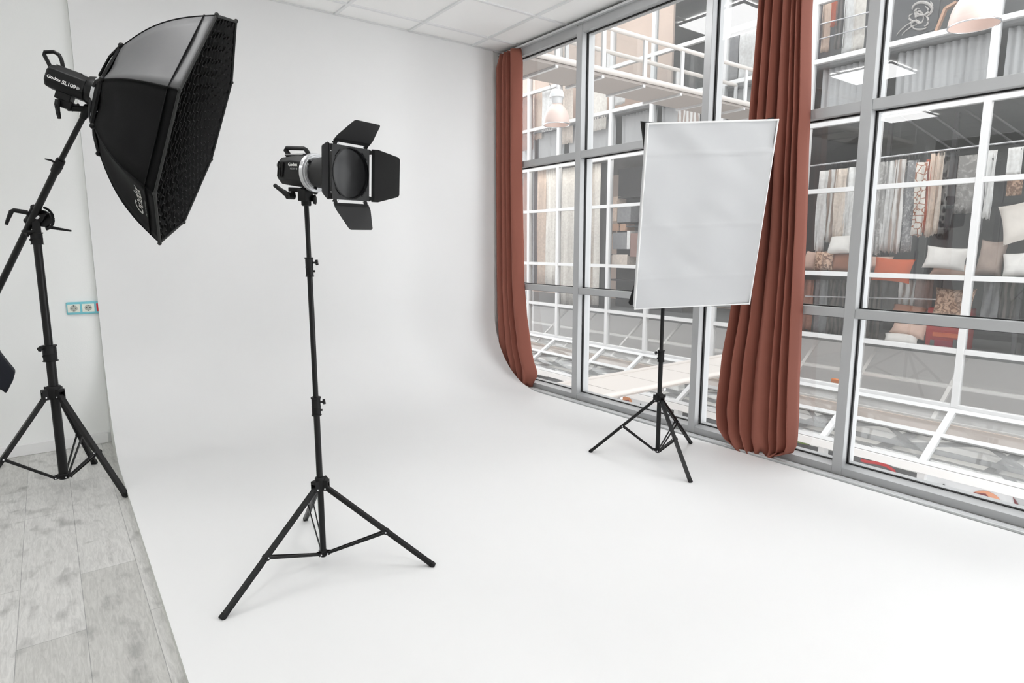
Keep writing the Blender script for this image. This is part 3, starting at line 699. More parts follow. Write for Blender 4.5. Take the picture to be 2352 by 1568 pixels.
vl = root('video_light', O(0, .56, 0), 'black video light with carry handle behind the octagonal softbox', 'video light')
uV = (Z-nO*Z.dot(nO)).normalized(); sV = nO.cross(uV).normalized()   # sV points away/towards camera side
if sV.y > 0: sV = -sV
W_ = lambda t, a=0, h=0: oO-nO*(.455+(t-.455)*.82)+sV*a+uV*(h*.95-.004)
def vring(t, w, h0, h1, c): return [W_(t, a, h) for a, h in ((-w+c, h1), (w-c, h1), (w, h1-c), (w, h0+c), (w-c, h0), (-w+c, h0), (-w, h0+c), (-w, h1-c))]
b = MB().rings([vring(.700, .052, -.052, .034, .02), vring(.69, .060, -.060, .046, .024), vring(.66, .063, -.062, .052, .026), vring(.50, .064, -.064, .054, .028)])
vb = b.build('light_body', M['plastic'], vl, bevel=.004)
MB().lathe(W_(.505), nO, [(0, .063), (.02, .070), (.05, .074), (.065, .074), (.067, .064)], 32).build('front_collar', M['black'], vl)
MB().rings([vring(.665, .04, .045, .057, .01), vring(.54, .04, .045, .059, .01)]).build('top_plate', M['gunmetal'], vl, bevel=.003)
b = MB().path([W_(.70, -.0, .03), W_(.752, 0, .082), W_(.752, 0, .095), W_(.715, 0, .112), W_(.685, 0, .108), W_(.665, 0, .085), W_(.645, 0, .05)], .009, n=10, up=sV); b.build('handle', M['plastic'], vl)
b = MB().lathe(W_(.51, .0655, .05), uV, [(0, .004), (.008, .003)], 8); b.build('lock_pin', M['rivet'], vl)
text('brand_lettering', 'Godox', M['logo'], vb, W_(.648, .0655, -.016), nO, uV, .020, offset=.0003)
text('model_lettering', 'SL100', M['logo'], vb, W_(.572, .0665, -.020), nO, uV, .023, offset=.0004)
MB().lathe(W_(.527, .0645, -.021), sV, [(-.001, .0075), (.001, .0075)], 16).build('round_mark', M['logo_grey'], vb)
b = MB(); yk = W_(.60, 0, -.075); b.obox(yk, nO, .032, sV, .03, uV, .022); b.obox(W_(.585, .0, -.11), nO, .03, sV, .022, uV, .02)
mp_ = W_(.575, 0, -.125); b.tube(mp_, tip+V((0, 0, .002)), .014, n=14); b.build('tilt_bracket', M['plastic'], vl, bevel=.003)
b = MB().path([W_(.612, .035, -.108), W_(.608, .04, -.13), W_(.59, .045, -.165), W_(.575, .046, -.19)], .008, n=10, rad=[.013, .012, .010, .008]); b.build('tilt_lever', M['plastic'], vl)
b = MB().path([W_(.545, 0, -.10), W_(.53, 0, -.093), W_(.525, 0, -.085)], .006, n=8); b.build('screw_knob', M['plastic'], vl)

# ================================================================== THE ATRIUM AND THE SHOPS ACROSS IT
D = 8.70
M['shopwall'] = mat('shop_grey_wall', srgb(122, 122, 123), .9)
M['shopdark'] = mat('shop_dark_panel', srgb(74, 74, 76), .85)
M['shopceil'] = mat('shop_ceiling', srgb(112, 112, 113), .9)
M['slat'] = mat('pale_grey_blind', srgb(205, 205, 206), .8)
M['beige_wall'] = mat('warm_shop_wall', srgb(214, 192, 178), .9, var=.12, vscale=1.5)
M['stone'] = mat('pale_atrium_floor', srgb(232, 228, 224), .5)
M['steel_rail'] = mat('chrome_rail', srgb(215, 215, 218), .25, metal=.8)
M['darksteel'] = mat('dark_truss_steel', srgb(58, 58, 60), .6)
fac = root('glass_facade', (D, 5, -.63), 'white-framed glass shopfront facade on the far side of the atrium', 'glass facade')
FY = [2.14, 3.07, 3.82, 4.95, 6.10, 6.89, 8.08, 8.87]
FY = [.40*D/7, 1.32*D/7]+[y*D/7 for y in FY]+[10.0*D/7, 10.8*D/7, 11.9*D/7]
FY = [-.45, .35]+FY
FZ = [-.627, .055, .931, 2.058, 2.948, 3.786, 4.557, 5.79, 6.68, 7.5]
for y in FY: MB().box((D-.03, y-.037, -.63), (D+.06, y+.037, 7.5)).build('mullion', M['white_metal'], fac, bevel=.003)
for z in FZ: MB().box((D-.026, FY[0], z-.03), (D+.055, FY[-1], z+.03)).build('transom', M['white_metal'], fac, bevel=.003)
g = MB()
for i in range(len(FY)-1):
    for k in range(len(FZ)-1): g.add([(D+.02, FY[i]+.03, FZ[k]), (D+.02, FY[i+1]-.03, FZ[k]), (D+.02, FY[i+1]-.03, FZ[k+1]), (D+.02, FY[i]+.03, FZ[k+1])], [(0, 1, 2, 3)])
g.build('glazing', M['glass2'], fac, smooth=False)

# shop interiors
b = MB()
b.box((D+.12, -1.2, -.03), (13.2, 17, .03)); struct(b.build('floor', M['shopwall'], smooth=False), 'grey floor of the shops across the atrium')
b = MB(); b.box((D+.12, -1.2, 3.0), (13.2, 17, 3.08)); struct(b.build('ceiling', M['shopceil'], smooth=False), 'grey ceiling of the shops across the atrium')
b = MB().box((10.45, -1.2, -4.6), (10.5, 17, -.05)); struct(b.build('wall_right', M['slat'], smooth=False), 'pale rear wall of the lower shops')
b = MB(); b.box((13.2, -1.2, -4.6), (13.3, 17, 7.6)); struct(b.build('wall_right', M['shopwall'], smooth=False), 'grey rear wall of the shops across the atrium')
b = MB(); b.box((D+.12, -1.3, -4.6), (13.3, -1.2, 7.6)); b.box((D+.12, 17, -4.6), (13.3, 17.1, 7.6)); struct(b.build('wall_right', M['shopwall'], smooth=False), 'grey side walls of the shops across the atrium')
b = MB(); b.box((D+.12, -1.2, 3.74), (13.2, 17, 3.80)); struct(b.build('floor', M['shopwall'], smooth=False), 'grey floor of the upper shops across the atrium')
b = MB(); b.box((D+.12, -1.2, 7.5), (13.2, 17, 7.6)); struct(b.build('ceiling', M['slat'], smooth=False), 'pale ceiling of the upper shops across the atrium')
b = MB(); b.box((11.2, 7.3, .03), (11.25, 17, 3.0)); struct(b.build('wall_right', M['beige_wall'], smooth=False), 'warm beige partition in the left shops')
b = MB(); b.box((D+.5, 7.6, 3.8), (D+.55, 17, 7.5)); struct(b.build('wall_right', M['beige_wall'], smooth=False), 'warm beige partition in the upper left shops')

# pleated pale blinds covering the band above the shop ceiling
def pleat(name, x, y0, y1, z0, z1, m, label, cat, group=None, pitch=.09, amp=.018, seed=0, wav=0, parent=None, taper=0):
    rnd = random.Random(seed); n = max(6, int(abs(y1-y0)/pitch*4)); P = []
    offs = [rnd.uniform(.4, 1.3) for _ in range(n+2)]
    for j in range(9):
        q = j/8; row = []
        for i in range(n+1):
            s = i/n; yc = (y0+y1)/2; y = y0+(y1-y0)*s; y = yc+(y-yc)*(1-taper*(1-q)*.5+wav*.04*math.sin(q*5+seed))
            row.append(V((x+amp*offs[i]*(1 if i % 2 else -1)+wav*.02*math.sin(q*6+i), y, z0+(z1-z0)*q+(wav*.03*rnd.uniform(-1, 1) if j == 0 else 0))))
        P.append(row)
    o = MB().grid(P).build(name, m, parent, solid=.004, angle=180, fix=False)
    if not parent: tag(o, label, cat, group)
    return o
bl = root('vertical_blind', (D+.25, 5, 3.1), 'pale grey vertical slats behind the facade band above the shop ceiling', 'blind')
for i in range(len(FY)-1):
    pleat('blind_panel', D+.22, FY[i]+.06, FY[i+1]-.06, 3.09, 3.72, M['slat'], '', '', seed=i, pitch=.16, amp=.032, parent=bl)

def pt(u, v, x): return at(u, v, 'x', x)
def cloth(u0, v0, u1, v1, x, m, label, group='fabric samples hanging in the shop across the atrium', cat='fabric sample', pitch=.07, seed=1, name='hanging_fabric', wav=1, taper=.12, amp=.014):
    a, c = pt(u0, v0, x), pt(u1, v0, x); lo = pt((u0+u1)/2, v1, x).z; hi = (a.z+c.z)/2
    return pleat(name, x, c.y, a.y, lo, hi, m, label, cat, group, pitch, amp, seed, wav, None, taper)
fab = {k: mat('fabric_'+k, srgb(*c), .9, var=.12, vscale=25) for k, c in dict(white=(246, 244, 242), cream=(238, 224, 212), tan=(198, 158, 132), orange=(204, 96, 58), grey=(150, 150, 152), dgrey=(96, 96, 98), brown=(150, 92, 66), rose=(190, 140, 122), mauve=(160, 128, 120), beige=(230, 206, 188), lace=(110, 108, 108), sheer=(246, 238, 230), red=(170, 42, 40), wine=(150, 30, 60)).items()}
orn_w = ornament_mat('fabric_white_ornament', srgb(244, 242, 240), srgb(196, 194, 192), 9, 'noise')
orn_p = ornament_mat('fabric_trellis', srgb(170, 112, 84), srgb(236, 230, 222), 13, 'edge', .05, .08)
orn_t = ornament_mat('fabric_tan_ornament', srgb(206, 172, 148), srgb(128, 96, 78), 12, 'noise', .45, .55)
orn_s = ornament_mat('fabric_shaggy_grey', srgb(206, 206, 206), srgb(150, 150, 152), 14, 'noise')
stripe = ornament_mat('fabric_mixed_stripe', srgb(240, 238, 236), srgb(176, 158, 148), 4, 'wave', .2, .8)
stripe2 = ornament_mat('fabric_dark_stripe', srgb(120, 112, 108), srgb(66, 64, 64), 5, 'wave', .2, .8)
orn_d = ornament_mat('fabric_dark_lace', srgb(66, 66, 68), srgb(150, 148, 146), 12, 'voronoi', .3, .5)
XR = D+.38
# rail with the hanging samples
rl = root('clothes_rail', pt(2100, 345, XR), 'long chrome rail of hanging fabrics in the right shop across the atrium', 'clothes rail')
b = MB(); b.tube(pt(1838, 384, XR), pt(2375, 320, XR), .013, n=10); b.build('rail', M['steel_rail'], rl)
b = MB()
for k in range(46):
    u = 1880+k*7.2+random.uniform(-2, 2)
    if 1968 < u < 2008: continue
    v = 378-(u-1862)*.109; p = pt(u, v+1, XR); b.tube(p+V((0, 0, .012)), p-V((0, 0, .055)), .003, n=6)
b.build('ring', M['darksteel'], rl)
gA = 'fabric samples on the rail across the atrium'
cloth(1882, 392, 1905, 578, XR, fab['white'], 'white fabric sample with a green tag at the left end of the far rail', gA, seed=1)
cloth(1903, 389, 1925, 556, XR+.02, stripe, 'pale striped fabric sample second from the left on the far rail', gA, seed=2)
cloth(1922, 387, 1948, 552, XR, fab['cream'], 'cream fabric sample above the white pillow on the far rail', gA, seed=3)
cloth(1945, 384, 1972, 556, XR+.03, fab['white'], 'white fabric sample beside the thick window post on the far rail', gA, seed=4)
cloth(2014, 372, 2040, 582, XR, orn_w, 'white textured fabric sample right of the thick window post', gA, seed=5, pitch=.05)
cloth(2038, 369, 2062, 578, XR+.02, fab['white'], 'plain white pleated fabric sample in the middle of the far rail', gA, seed=6, pitch=.05)
cloth(2058, 366, 2084, 580, XR, stripe, 'white and brown striped fabric sample in the middle of the far rail', gA, seed=7, pitch=.05)
cloth(2082, 368, 2112, 578, XR+.03, orn_s, 'shaggy grey fabric sample on the far rail', gA, seed=8, wav=.5, taper=0)
cloth(2108, 372, 2134, 541, XR-.02, orn_p, 'white fabric sample with brown trellis pattern on the far rail', gA, seed=9, pitch=.12, taper=0)
cloth(2131, 366, 2143, 538, XR+.02, fab['orange'], 'narrow orange fabric sample on the far rail', gA, seed=10, pitch=.1)
cloth(2141, 352, 2158, 541, XR, fab['beige'], 'beige fabric sample right of the orange one on the far rail', gA, seed=11)
cloth(2156, 350, 2172, 538, XR+.02, fab['cream'], 'cream narrow fabric sample right of the beige one on the far rail', gA, seed=12)
cloth(2168, 352, 2188, 540, XR+.05, orn_d, 'dark lace fabric sample on the far rail', gA, seed=13, pitch=.1)
cloth(2186, 352, 2203, 530, XR+.04, fab['dgrey'], 'dark grey fabric sample at the end of the bunch on the far rail', gA, seed=14)
cloth(2205, 356, 2248, 490, XR+.5, orn_w, 'pale ornate cloth panel hanging further back in the right shop', gA, seed=15, taper=0, wav=.2, pitch=.3)
cloth(2272, 345, 2292, 500, XR, fab['white'], 'white gathered fabric sample right of the far facade post', gA, seed=16)
cloth(2258, 360, 2274, 528, XR+.04, fab['grey'], 'light grey fabric sample right of the far facade post', gA, seed=17)
cloth(2318, 338, 2352, 400, XR, fab['white'], 'white roman shade at the right edge above the tan one', gA, seed=18, taper=0, wav=0, pitch=.4)
cloth(2316, 402, 2352, 449, XR, orn_t, 'tan patterned roman shade at the right edge above the big cream pillow', gA, seed=19, taper=0, wav=0, pitch=.4)
# darker partitions, posts and roof braces of the shop interior
b = MB(); b.box((D+1.6, 2.4, .03), (D+1.68, 4.2, 2.45)); tag(b.build('partition_screen', M['shopdark'], smooth=False), 'dark grey partition screen behind the hanging fabrics in the right shop', 'partition')
b = MB(); b.box((D+1.3, -1, .03), (D+1.38, 2.35, 2.3)); tag(b.build('partition_screen', M['shopdark'], smooth=False), 'dark grey partition screen at the right edge of the right shop', 'partition')
for u, lab in ((2046, 'thin dark steel post inside the right shop, left of the shop lamp'), (2196, 'thin dark steel post inside the right shop beside the dark lace fabric'), (1858, 'thin dark steel post inside the right shop beside the rust curtain')):
    p = pt(u, 300, D+.9); tag(MB().box((p.x-.025, p.y-.025, .03), (p.x+.025, p.y+.025, 3.0)).build('steel_post', M['darksteel'], smooth=False), lab, 'post')
dg_ = root('roof_brace', pt(2200, 330, D+.35), 'crossing dark steel braces under the ceiling of the right shop', 'steel brace')
for a in (((2065, 262), (2200, 352)), ((2130, 255), (2290, 372)), ((2215, 250), (2352, 345)), ((2280, 262), (2372, 325))):
    MB().tube(pt(*a[0], D+.4), pt(*a[1], D+.4), .012, n=8).build('brace_rod', M['darksteel'], dg_)

# pillows on the display bench
bn = root('display_bench', (D+.35, 4.0, .9), 'long display bench with pillows along the glass in the right shop', 'display bench')
MB().box((D+.1, -.6, .90), (D+.62, 5.5, .93)).build('bench_top', M['shopwall'], bn, bevel=.005)
for y in (-.5, 2.2, 3.9, 5.4):
    MB().box((D+.14, y-.02, .03), (D+.18, y+.02, .90)).build('leg', M['darksteel'], bn)
    MB().box((D+.56, y-.02, .03), (D+.60, y+.02, .90)).build('leg', M['darksteel'], bn)
def pillow(u0, v0, u1, v1, x, m, label, roll=0, t=.16, lean=.25, name='pillow'):
    c = pt((u0+u1)/2, (v0+v1)/2, x); w = abs(pt(u0, (v0+v1)/2, x).y-pt(u1, (v0+v1)/2, x).y); h = pt((u0+u1)/2, v0, x).z-pt((u0+u1)/2, v1, x).z
    if roll:
        k = abs(math.cos(roll))+abs(math.sin(roll)); w, h = w/k, h/k
    R = Matrix.Rotation(roll, 3, 'X') @ Matrix.Rotation(lean, 3, 'Y')
    n = 16; F, B = [], []
    for i in range(n+1):
        rf, rb = [], []
        for j in range(n+1):
            a, e = i/n*2-1, j/n*2-1
            ka = 1-.10*(1-e*e)*a*a; ke = 1-.10*(1-a*a)*e*e
            th = t/2*((1-a**4)*(1-e**4))**.55
            th += .006*noise.noise(V((a*3+u0, e*3, v0)))*(1-a*a)*(1-e*e)
            y, z = a*ka*w/2, e*ke*h/2
            rf.append(c+R@V((-th, y, z))); rb.append(c+R@V((th, y, z)))
        F.append(rf); B.append(rb)
    b = MB().grid(F).grid(B); o = b.build(name, m, None, angle=180)
    return tag(o, label, 'pillow', 'pillows on the bench across the atrium')
XP = D+.28
pm = {k: mat('pillow_'+k, srgb(*c), .85, var=v, vscale=s) for k, (c, v, s) in dict(white=((236, 232, 228), .05, 12), cream=((232, 224, 216), .06, 9), tan=((196, 160, 136), .1, 8), brown=((150, 96, 70), .08, 8), rose=((214, 182, 166), .1, 10), orange=((196, 92, 52), .05, 8), taupe=((168, 150, 140), .12, 8)).items()}
pillow(1846, 574, 1884, 626, XP+.06, pm['rose'], 'pale rose pillow at the left end of the bench beside the rust curtain', .1)
pillow(1870, 572, 1916, 626, XP-.06, orn_t, 'tan pillow with dark ornament left of the brown pillow', -.1)
pillow(1910, 580, 1964, 628, XP, pm['brown'], 'brown pillow under the small white one left of the thick window post', 0)
pillow(1902, 538, 1962, 586, XP-.03, pm['white'], 'white pillow lying on top of the brown one', -.05, lean=.5)
pillow(1994, 588, 2050, 622, XP+.12, pm['rose'], 'pinkish pillow behind the orange pillow', 0)
pillow(2001, 590, 2098, 650, XP-.10, pm['orange'], 'bright orange pillow right of the thick window post', .06)
pillow(2136, 606, 2232, 640, XP, pm['rose'], 'flat rose pillow under the long white pillow', 0, lean=.9)
pillow(2118, 564, 2226, 622, XP-.06, pm['white'], 'long white pillow left of the far facade post', .08)
pillow(2244, 548, 2310, 638, XP, pm['taupe'], 'upright taupe pillow right of the far facade post', .04)
pillow(2296, 574, 2392, 642, XP-.08, pm['white'], 'white pillow with ruched edge at the right edge of the photo', -.12)
pillow(2284, 446, 2420, 568, XP-.02, pm['cream'], 'big cream pillow standing on the pillows at the right edge', -.26, t=.2)
# lower shelf zone of the right shop
b = MB(); b.tube(pt(1850, 680, XP), pt(2152, 687, XP), .010, n=8); tag(b.build('display_rod', M['steel_rail']), 'thin steel rod below the pillow bench', 'display rod')
gB = 'dark fabrics under the pillow bench'
for i, (u0, u1, v1, m, lab) in enumerate([(1846, 1872, 760, fab['rose'], 'rose-brown fabric under the bench beside the rust curtain'), (1874, 1905, 765, fab['grey'], 'grey fabric under the bench left of the thick window post'), (1906, 1950, 770, stripe2, 'dark striped fabric under the bench left of the thick window post'), (1990, 2030, 778, stripe2, 'dark striped fabric under the bench right of the thick window post'), (2030, 2066, 740, fab['lace'], 'charcoal fabric under the orange pillow'), (2066, 2104, 745, stripe, 'pale striped fabric under the bench'), (2104, 2146, 740, fab['mauve'], 'mauve fabric hanging under the long white pillow'), (2262, 2300, 745, fab['grey'], 'grey fabric under the bench right of the far facade post'), (2302, 2352, 745, stripe2, 'dark striped fabric under the bench at the right edge')]):
    cloth(u0, 642, u1, v1, XP+.1, m, lab, gB, seed=30+i, pitch=.06)
pillow(2142, 660, 2236, 738, XP-.04, orn_t, 'large tan ornate pillow under the bench left of the far facade post', 0)
pillow(2040, 735, 2136, 776, XP-.04, pm['rose'], 'rolled pink pillow under the lower window bar', .15, lean=.4)
pillow(2026, 764, 2112, 796, XP-.08, pm['white'], 'small white pillow at the foot of the shelf', -.05, lean=.5)
pillow(2044, 700, 2130, 730, XP, pm['brown'], 'flat brown pillow above the lower window bar', .08, lean=.6)
rb = root('patterned_chest', pt(2168, 770, XP), 'red and orange block-patterned chest on the shop floor', 'chest')
def blk(u0, v0, u1, v1, m, x=XP-.04, d=.3, name='chest_panel'):
    a, c = pt(u0, v0, x), pt(u1, v1, x); MB().box((x, c.y, c.z), (x+d, a.y, a.z)).build(name, m, rb, bevel=.004)
blk(2132, 706, 2212, 806, fab['red']); blk(2142, 762, 2204, 778, fab['orange'], XP-.06, .02); blk(2146, 780, 2186, 802, fab['wine'], XP-.06, .02); blk(2136, 780, 2144, 802, fab['dgrey'], XP-.06, .02); blk(2190, 780, 2202, 802, fab['dgrey'], XP-.06, .02)
# fabrics of the upper right shop
gC = 'fabric rolls hanging in the upper right shop'
XU = D+.35
for i, (u0, u1, v0, v1, m, lab) in enumerate([(1872, 1894, 12, 140, fab['dgrey'], 'dark grey roll of cloth beside the rust curtain, upper shop'), (1893, 1912, 4, 118, fab['beige'], 'pale beige roll of cloth in the upper shop'), (1912, 1926, 0, 60, fab['orange'], 'orange roll of cloth in the upper shop'), (1924, 1946, -10, 110, stripe2, 'dark striped roll of cloth in the upper shop'), (1944, 1968, -14, 122, fab['white'], 'white roll of cloth in the upper shop'), (1966, 1994, -20, 115, fab['sheer'], 'sheer pale cloth left of the thick window post, upper shop'), (1700, 1745, 72, 180, fab['white'], 'white draped cloth left of the big rust curtain, upper shop'), (1655, 1698, 84, 190, fab['grey'], 'grey draped cloth right of the second window post, upper shop'), (2200, 2250, -60, 72, fab['dgrey'], 'dark cloth behind the right pendant lamp')]):
    cloth(u0, v0, u1, v1, XU, m, lab, gC, seed=60+i, pitch=.1, taper=0, cat='fabric roll', name='fabric_roll', wav=.4)
b = MB()
for va, vb in ((58, 28), (92, 60)): b.tube(pt(1876, va, XU-.06), pt(1996, vb, XU-.06), .010, n=8)
tag(b.build('wire_rack', M['steel_rail']), 'two thin steel rods in front of the cloth rolls, upper right shop', 'rack')
# dark picture with a pale ornament leaning in the upper shop
pic = root('ornament_picture', pt(2110, 50, XU), 'large dark picture with a pale scroll ornament in the upper right shop', 'picture')
cs = [pt(2045, 100, XU), pt(2150, 66, XU), pt(2170, -70, XU), pt(2055, -60, XU)]
MB().prism(cs, V((.03, 0, 0))).build('canvas', mat('picture_slate', srgb(92, 93, 96), .8, var=.1, vscale=4), pic, smooth=False)
b = MB()
def arc(cu, cv, ru, rv, a0, a1, r=.012, n=14, rot=0):
    pts = []
    for i in range(n+1):
        a = math.radians(a0+(a1-a0)*i/n); x, y = ru*math.cos(a), rv*math.sin(a); c, s = math.cos(rot), math.sin(rot)
        pts.append(pt(cu+x*c-y*s, cv+x*s+y*c, XU-.012))
    b.path(pts, r, n=6, rad=[r*(.4+.6*math.sin(math.pi*i/n)) for i in range(n+1)])
arc(2118, 22, 23, 17, -190, 60, .018); arc(2118, 24, 14, 11, -60, 200, .014); arc(2112, 40, 9, 14, 0, 360, .013); arc(2104, 56, 12, 8, 120, 340, .014); arc(2124, 48, 8, 12, -80, 100, .013)
arc(2098, 40, 10, 8, 60, 260, .012); arc(2112, 62, 16, 6, 10, 170, .012); arc(2080, 66, 26, 5, 180, 330, .008, rot=-.7); arc(2090, 70, 22, 5, 190, 340, .008, rot=-.6); arc(2132, 16, 10, 14, -60, 120, .012); arc(2108, 28, 7, 9, 0, 300, .011)
b.build('scroll_ornament', mat('picture_ornament', srgb(205, 200, 196), .7), pic)
fr_ = root('wooden_easel', pt(2166, 45, XU-.05), 'tan wooden frame leaning beside the dark picture, upper right shop', 'frame')
b = MB(); b.bar(pt(2150, 75, XU-.06), pt(2172, 20, XU-.06), .06, .03); b.bar(pt(2172, 20, XU-.06), pt(2198, 5, XU-.06), .06, .03); b.build('frame_bar', mat('tan_wood', srgb(214, 168, 140), .6), fr_)

# left shops: sheers, shelves
gD = 'long drapes in the left shop across the atrium'
for i, (u0, u1, v0, v1, m, lab, x) in enumerate([(1204, 1216, 392, 655, fab['brown'], 'brown drape at the far left beside the rust curtain', D+.5), (1218, 1236, 392, 655, fab['dgrey'], 'dark grey drape left of the beige drapes', D+.6), (1236, 1256, 390, 655, fab['beige'], 'peach-beige drape, left shop', D+.45), (1254, 1282, 388, 655, fab['sheer'], 'pale sheer drape left of the second far post', D+.45), (1290, 1330, 385, 700, fab['sheer'], 'pale sheer drape behind the first window post', D+.45), (1334, 1362, 380, 716, fab['cream'], 'cream drape right of the first window post', D+.42), (1360, 1382, 376, 700, fab['sheer'], 'sheer drape with a straight edge right of the cream one', D+.45), (1382, 1398, 374, 716, fab['dgrey'], 'dark drape left of the box shelves', D+.6)]):
    cloth(u0, v0, u1, v1, x, m, lab, gD, seed=90+i, pitch=.14, taper=0, cat='drape', name='long_drape', wav=.5, amp=.02)
for i, (u0, u1, v0, v1, m, lab) in enumerate([(1200, 1226, 215, 345, fab['brown'], 'brown cloth in the upper left shop beside the rust curtain'), (1228, 1246, 205, 320, fab['beige'], 'beige cloth in the upper left shop'), (1246, 1280, 200, 300, fab['white'], 'white cloth behind the left pendant lamp'), (1286, 1318, 190, 330, fab['cream'], 'cream cloth right of the left pendant lamp'), (1344, 1396, 180, 300, fab['sheer'], 'sheer pale cloth under the upper bridge'), (1410, 1438, 170, 240, fab['white'], 'white cloth panel under the upper bridge'), (1560, 1610, 215, 300, stripe, 'striped cloth left of the second window post')]):
    cloth(u0, v0, u1, v1, D+.12+.06*(i % 2), m, lab, 'cloths behind the blind band of the left shops', seed=120+i, pitch=.12, taper=0, cat='cloth', name='hanging_cloth', wav=.3)
sh = root('box_shelf', pt(1440, 560, D+.7), 'dark shelf unit with grey and tan boxes in the middle shop', 'shelf unit')
a, c = pt(1401, 440, D+.75), pt(1484, 655, D+.75)
MB().box((D+1.1, c.y-.6, .03), (D+1.14, a.y+.1, 2.9)).build('back_board', M['shopdark'], sh, smooth=False)
for v in (452, 520, 585, 645): 
    p = pt(1440, v, D+.75); MB().box((D+.75, c.y-.5, p.z-.012), (D+1.1, a.y+.06, p.z+.012)).build('shelf_board', M['darksteel'], sh)
for i, (u0, v0, u1, v1, m, lab) in enumerate([(1405, 452, 1416, 508, fab['beige'], 'tan box on the top shelf beside the far post'), (1418, 476, 1448, 510, fab['grey'], 'grey box on the top shelf'), (1406, 514, 1420, 530, fab['tan'], 'small tan box on the second shelf'), (1424, 514, 1436, 530, fab['tan'], 'small tan box right of its twin on the second shelf'), (1408, 534, 1438, 572, fab['grey'], 'wide grey box on the third shelf'), (1440, 530, 1446, 572, fab['white'], 'thin white binder on the third shelf'), (1448, 536, 1468, 590, fab['mauve'], 'mauve-grey box next to the softbox edge'), (1406, 584, 1440, 610, fab['cream'], 'pale box on the bottom shelf'), (1380, 524, 1394, 536, fab['tan'], 'tan box left of the far post')]):
    p, q_ = pt(u0, v0, D+.72), pt(u1, v1, D+.72); o = MB().box((D+.72, q_.y, q_.z), (D+1.0, p.y, p.z)).build('storage_box', m, None, bevel=.006); tag(o, lab, 'box', 'boxes on the middle shop shelves')

# slanted glass roof below the facade
rf = root('sloping_glass_roof', (8.3, 5, -.9), 'white-framed sloping glass roof below the far facade', 'glass roof')
XE, ZT, ZE = 7.86, -.672, -1.16
b = MB()
for y in FY: MB().bar((D-.02, y, ZT), (XE, y, ZE), .075, .06).build('rib', M['white_metal'], rf, bevel=.003)
for f in (.03, .5, 1.0):
    x, z = D-.02+(XE-D+.02)*f, ZT+(ZE-ZT)*f; MB().bar((x, FY[0], z+.012), (x, FY[-1], z+.012), .07, .05, V((.5, 0, .86))).build('purlin', M['white_metal'], rf, bevel=.003)
MB().box((XE-.05, FY[0], ZE-.10), (XE-.01, FY[-1], ZE-.0)).build('fascia', mat('fascia_pale', srgb(226, 224, 222), .5), rf, bevel=.004)
tr_ = root('reflection_raft', (8.9, 5, -1.75), 'added pale sheet and grey bars imitating skylight reflections in the sloping glass roof', 'reflection stand-in')  # added sheet and bars that imitate the skylight mirrored in the roof glass
MB().box((XE+.05, FY[0], -1.54), (10.4, FY[-1], -1.50)).build('reflection_sheet', mat('reflection_white', srgb(246, 245, 243), .7), tr_, smooth=False)
M['reflection_bar'] = mat('reflection_bar_grey', srgb(98, 99, 100), .5)
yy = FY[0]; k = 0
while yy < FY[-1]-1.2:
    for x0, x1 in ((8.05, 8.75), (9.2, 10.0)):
        MB().bar((x0, yy, -1.36), (x1, yy+.62, -1.36), .045, .05).build('brace', M['reflection_bar'], tr_); MB().bar((x1, yy+.62, -1.36), (x0, yy+1.24, -1.36), .045, .05).build('brace', M['reflection_bar'], tr_)
    MB().bar((8.0, yy+.3, -1.44), (10.3, yy+.3, -1.44), .09, .06).build('brace', M['reflection_bar'], tr_); yy += 1.24
for x in (8.03, 8.40, 8.77, 9.2, 10.0): MB().bar((x, FY[0], -1.38), (x, FY[-1], -1.38), .05, .06).build('brace', M['reflection_bar'], tr_)
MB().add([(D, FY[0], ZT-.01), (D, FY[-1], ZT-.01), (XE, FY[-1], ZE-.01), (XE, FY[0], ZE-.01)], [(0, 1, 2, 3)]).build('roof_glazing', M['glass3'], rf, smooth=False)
# a second, inner row of lower sloping roofing seen through the spandrel glass
rf2 = root('inner_skylight', (10.8, 5, -.5), 'second row of white sloping skylight bars seen through the low facade panes', 'skylight')
for y in FY: MB().bar((9.25, y+.4, -.98), (10.3, y+.4, -.2), .05, .04).build('rib', M['white_metal'], rf2)
for f in (0, .5, 1): MB().bar((9.25+1.05*f, FY[0], -.98+.78*f), (9.25+1.05*f, FY[-1], -.98+.78*f), .06, .05).build('purlin', M['white_metal'], rf2)
MB().box((9.18, FY[0], -1.14), (9.23, FY[-1], -.98)).build('fascia', M['beige_wall'], rf2)
# lower storey
LX = 7.92
lw = root('lower_shopfront', (LX, 5, -4.6), 'lower shopfronts below the sloping glass roof', 'shopfront')
MB().box((8.5, FY[0], -4.6), (8.56, FY[-1], -1.56)).build('shop_wall', mat('lower_shop_wall', srgb(168, 152, 142), .8, var=.25, vscale=1.2), lw, smooth=False)
for y in FY: MB().box((LX-.06, y-.04, -4.6), (LX+.06, y+.04, ZE-.02)).build('post', M['white_metal'], lw, bevel=.003)
b = MB().box((3.8, -1.3, -4.7), (13.2, 17, -4.6)); struct(b.build('floor', M['stone'], smooth=False), 'pale ground floor of the atrium')
PM = {k: mat('poster_'+k, srgb(*c), .6) for k, c in dict(white=(222, 224, 226), skin=(226, 158, 124), skin2=(214, 142, 92), plum=(120, 54, 60), dark=(44, 44, 46), yellow=(226, 190, 120), red=(196, 60, 64), blue=(40, 56, 84), green=(120, 138, 84), orange=(236, 132, 48)).items()}
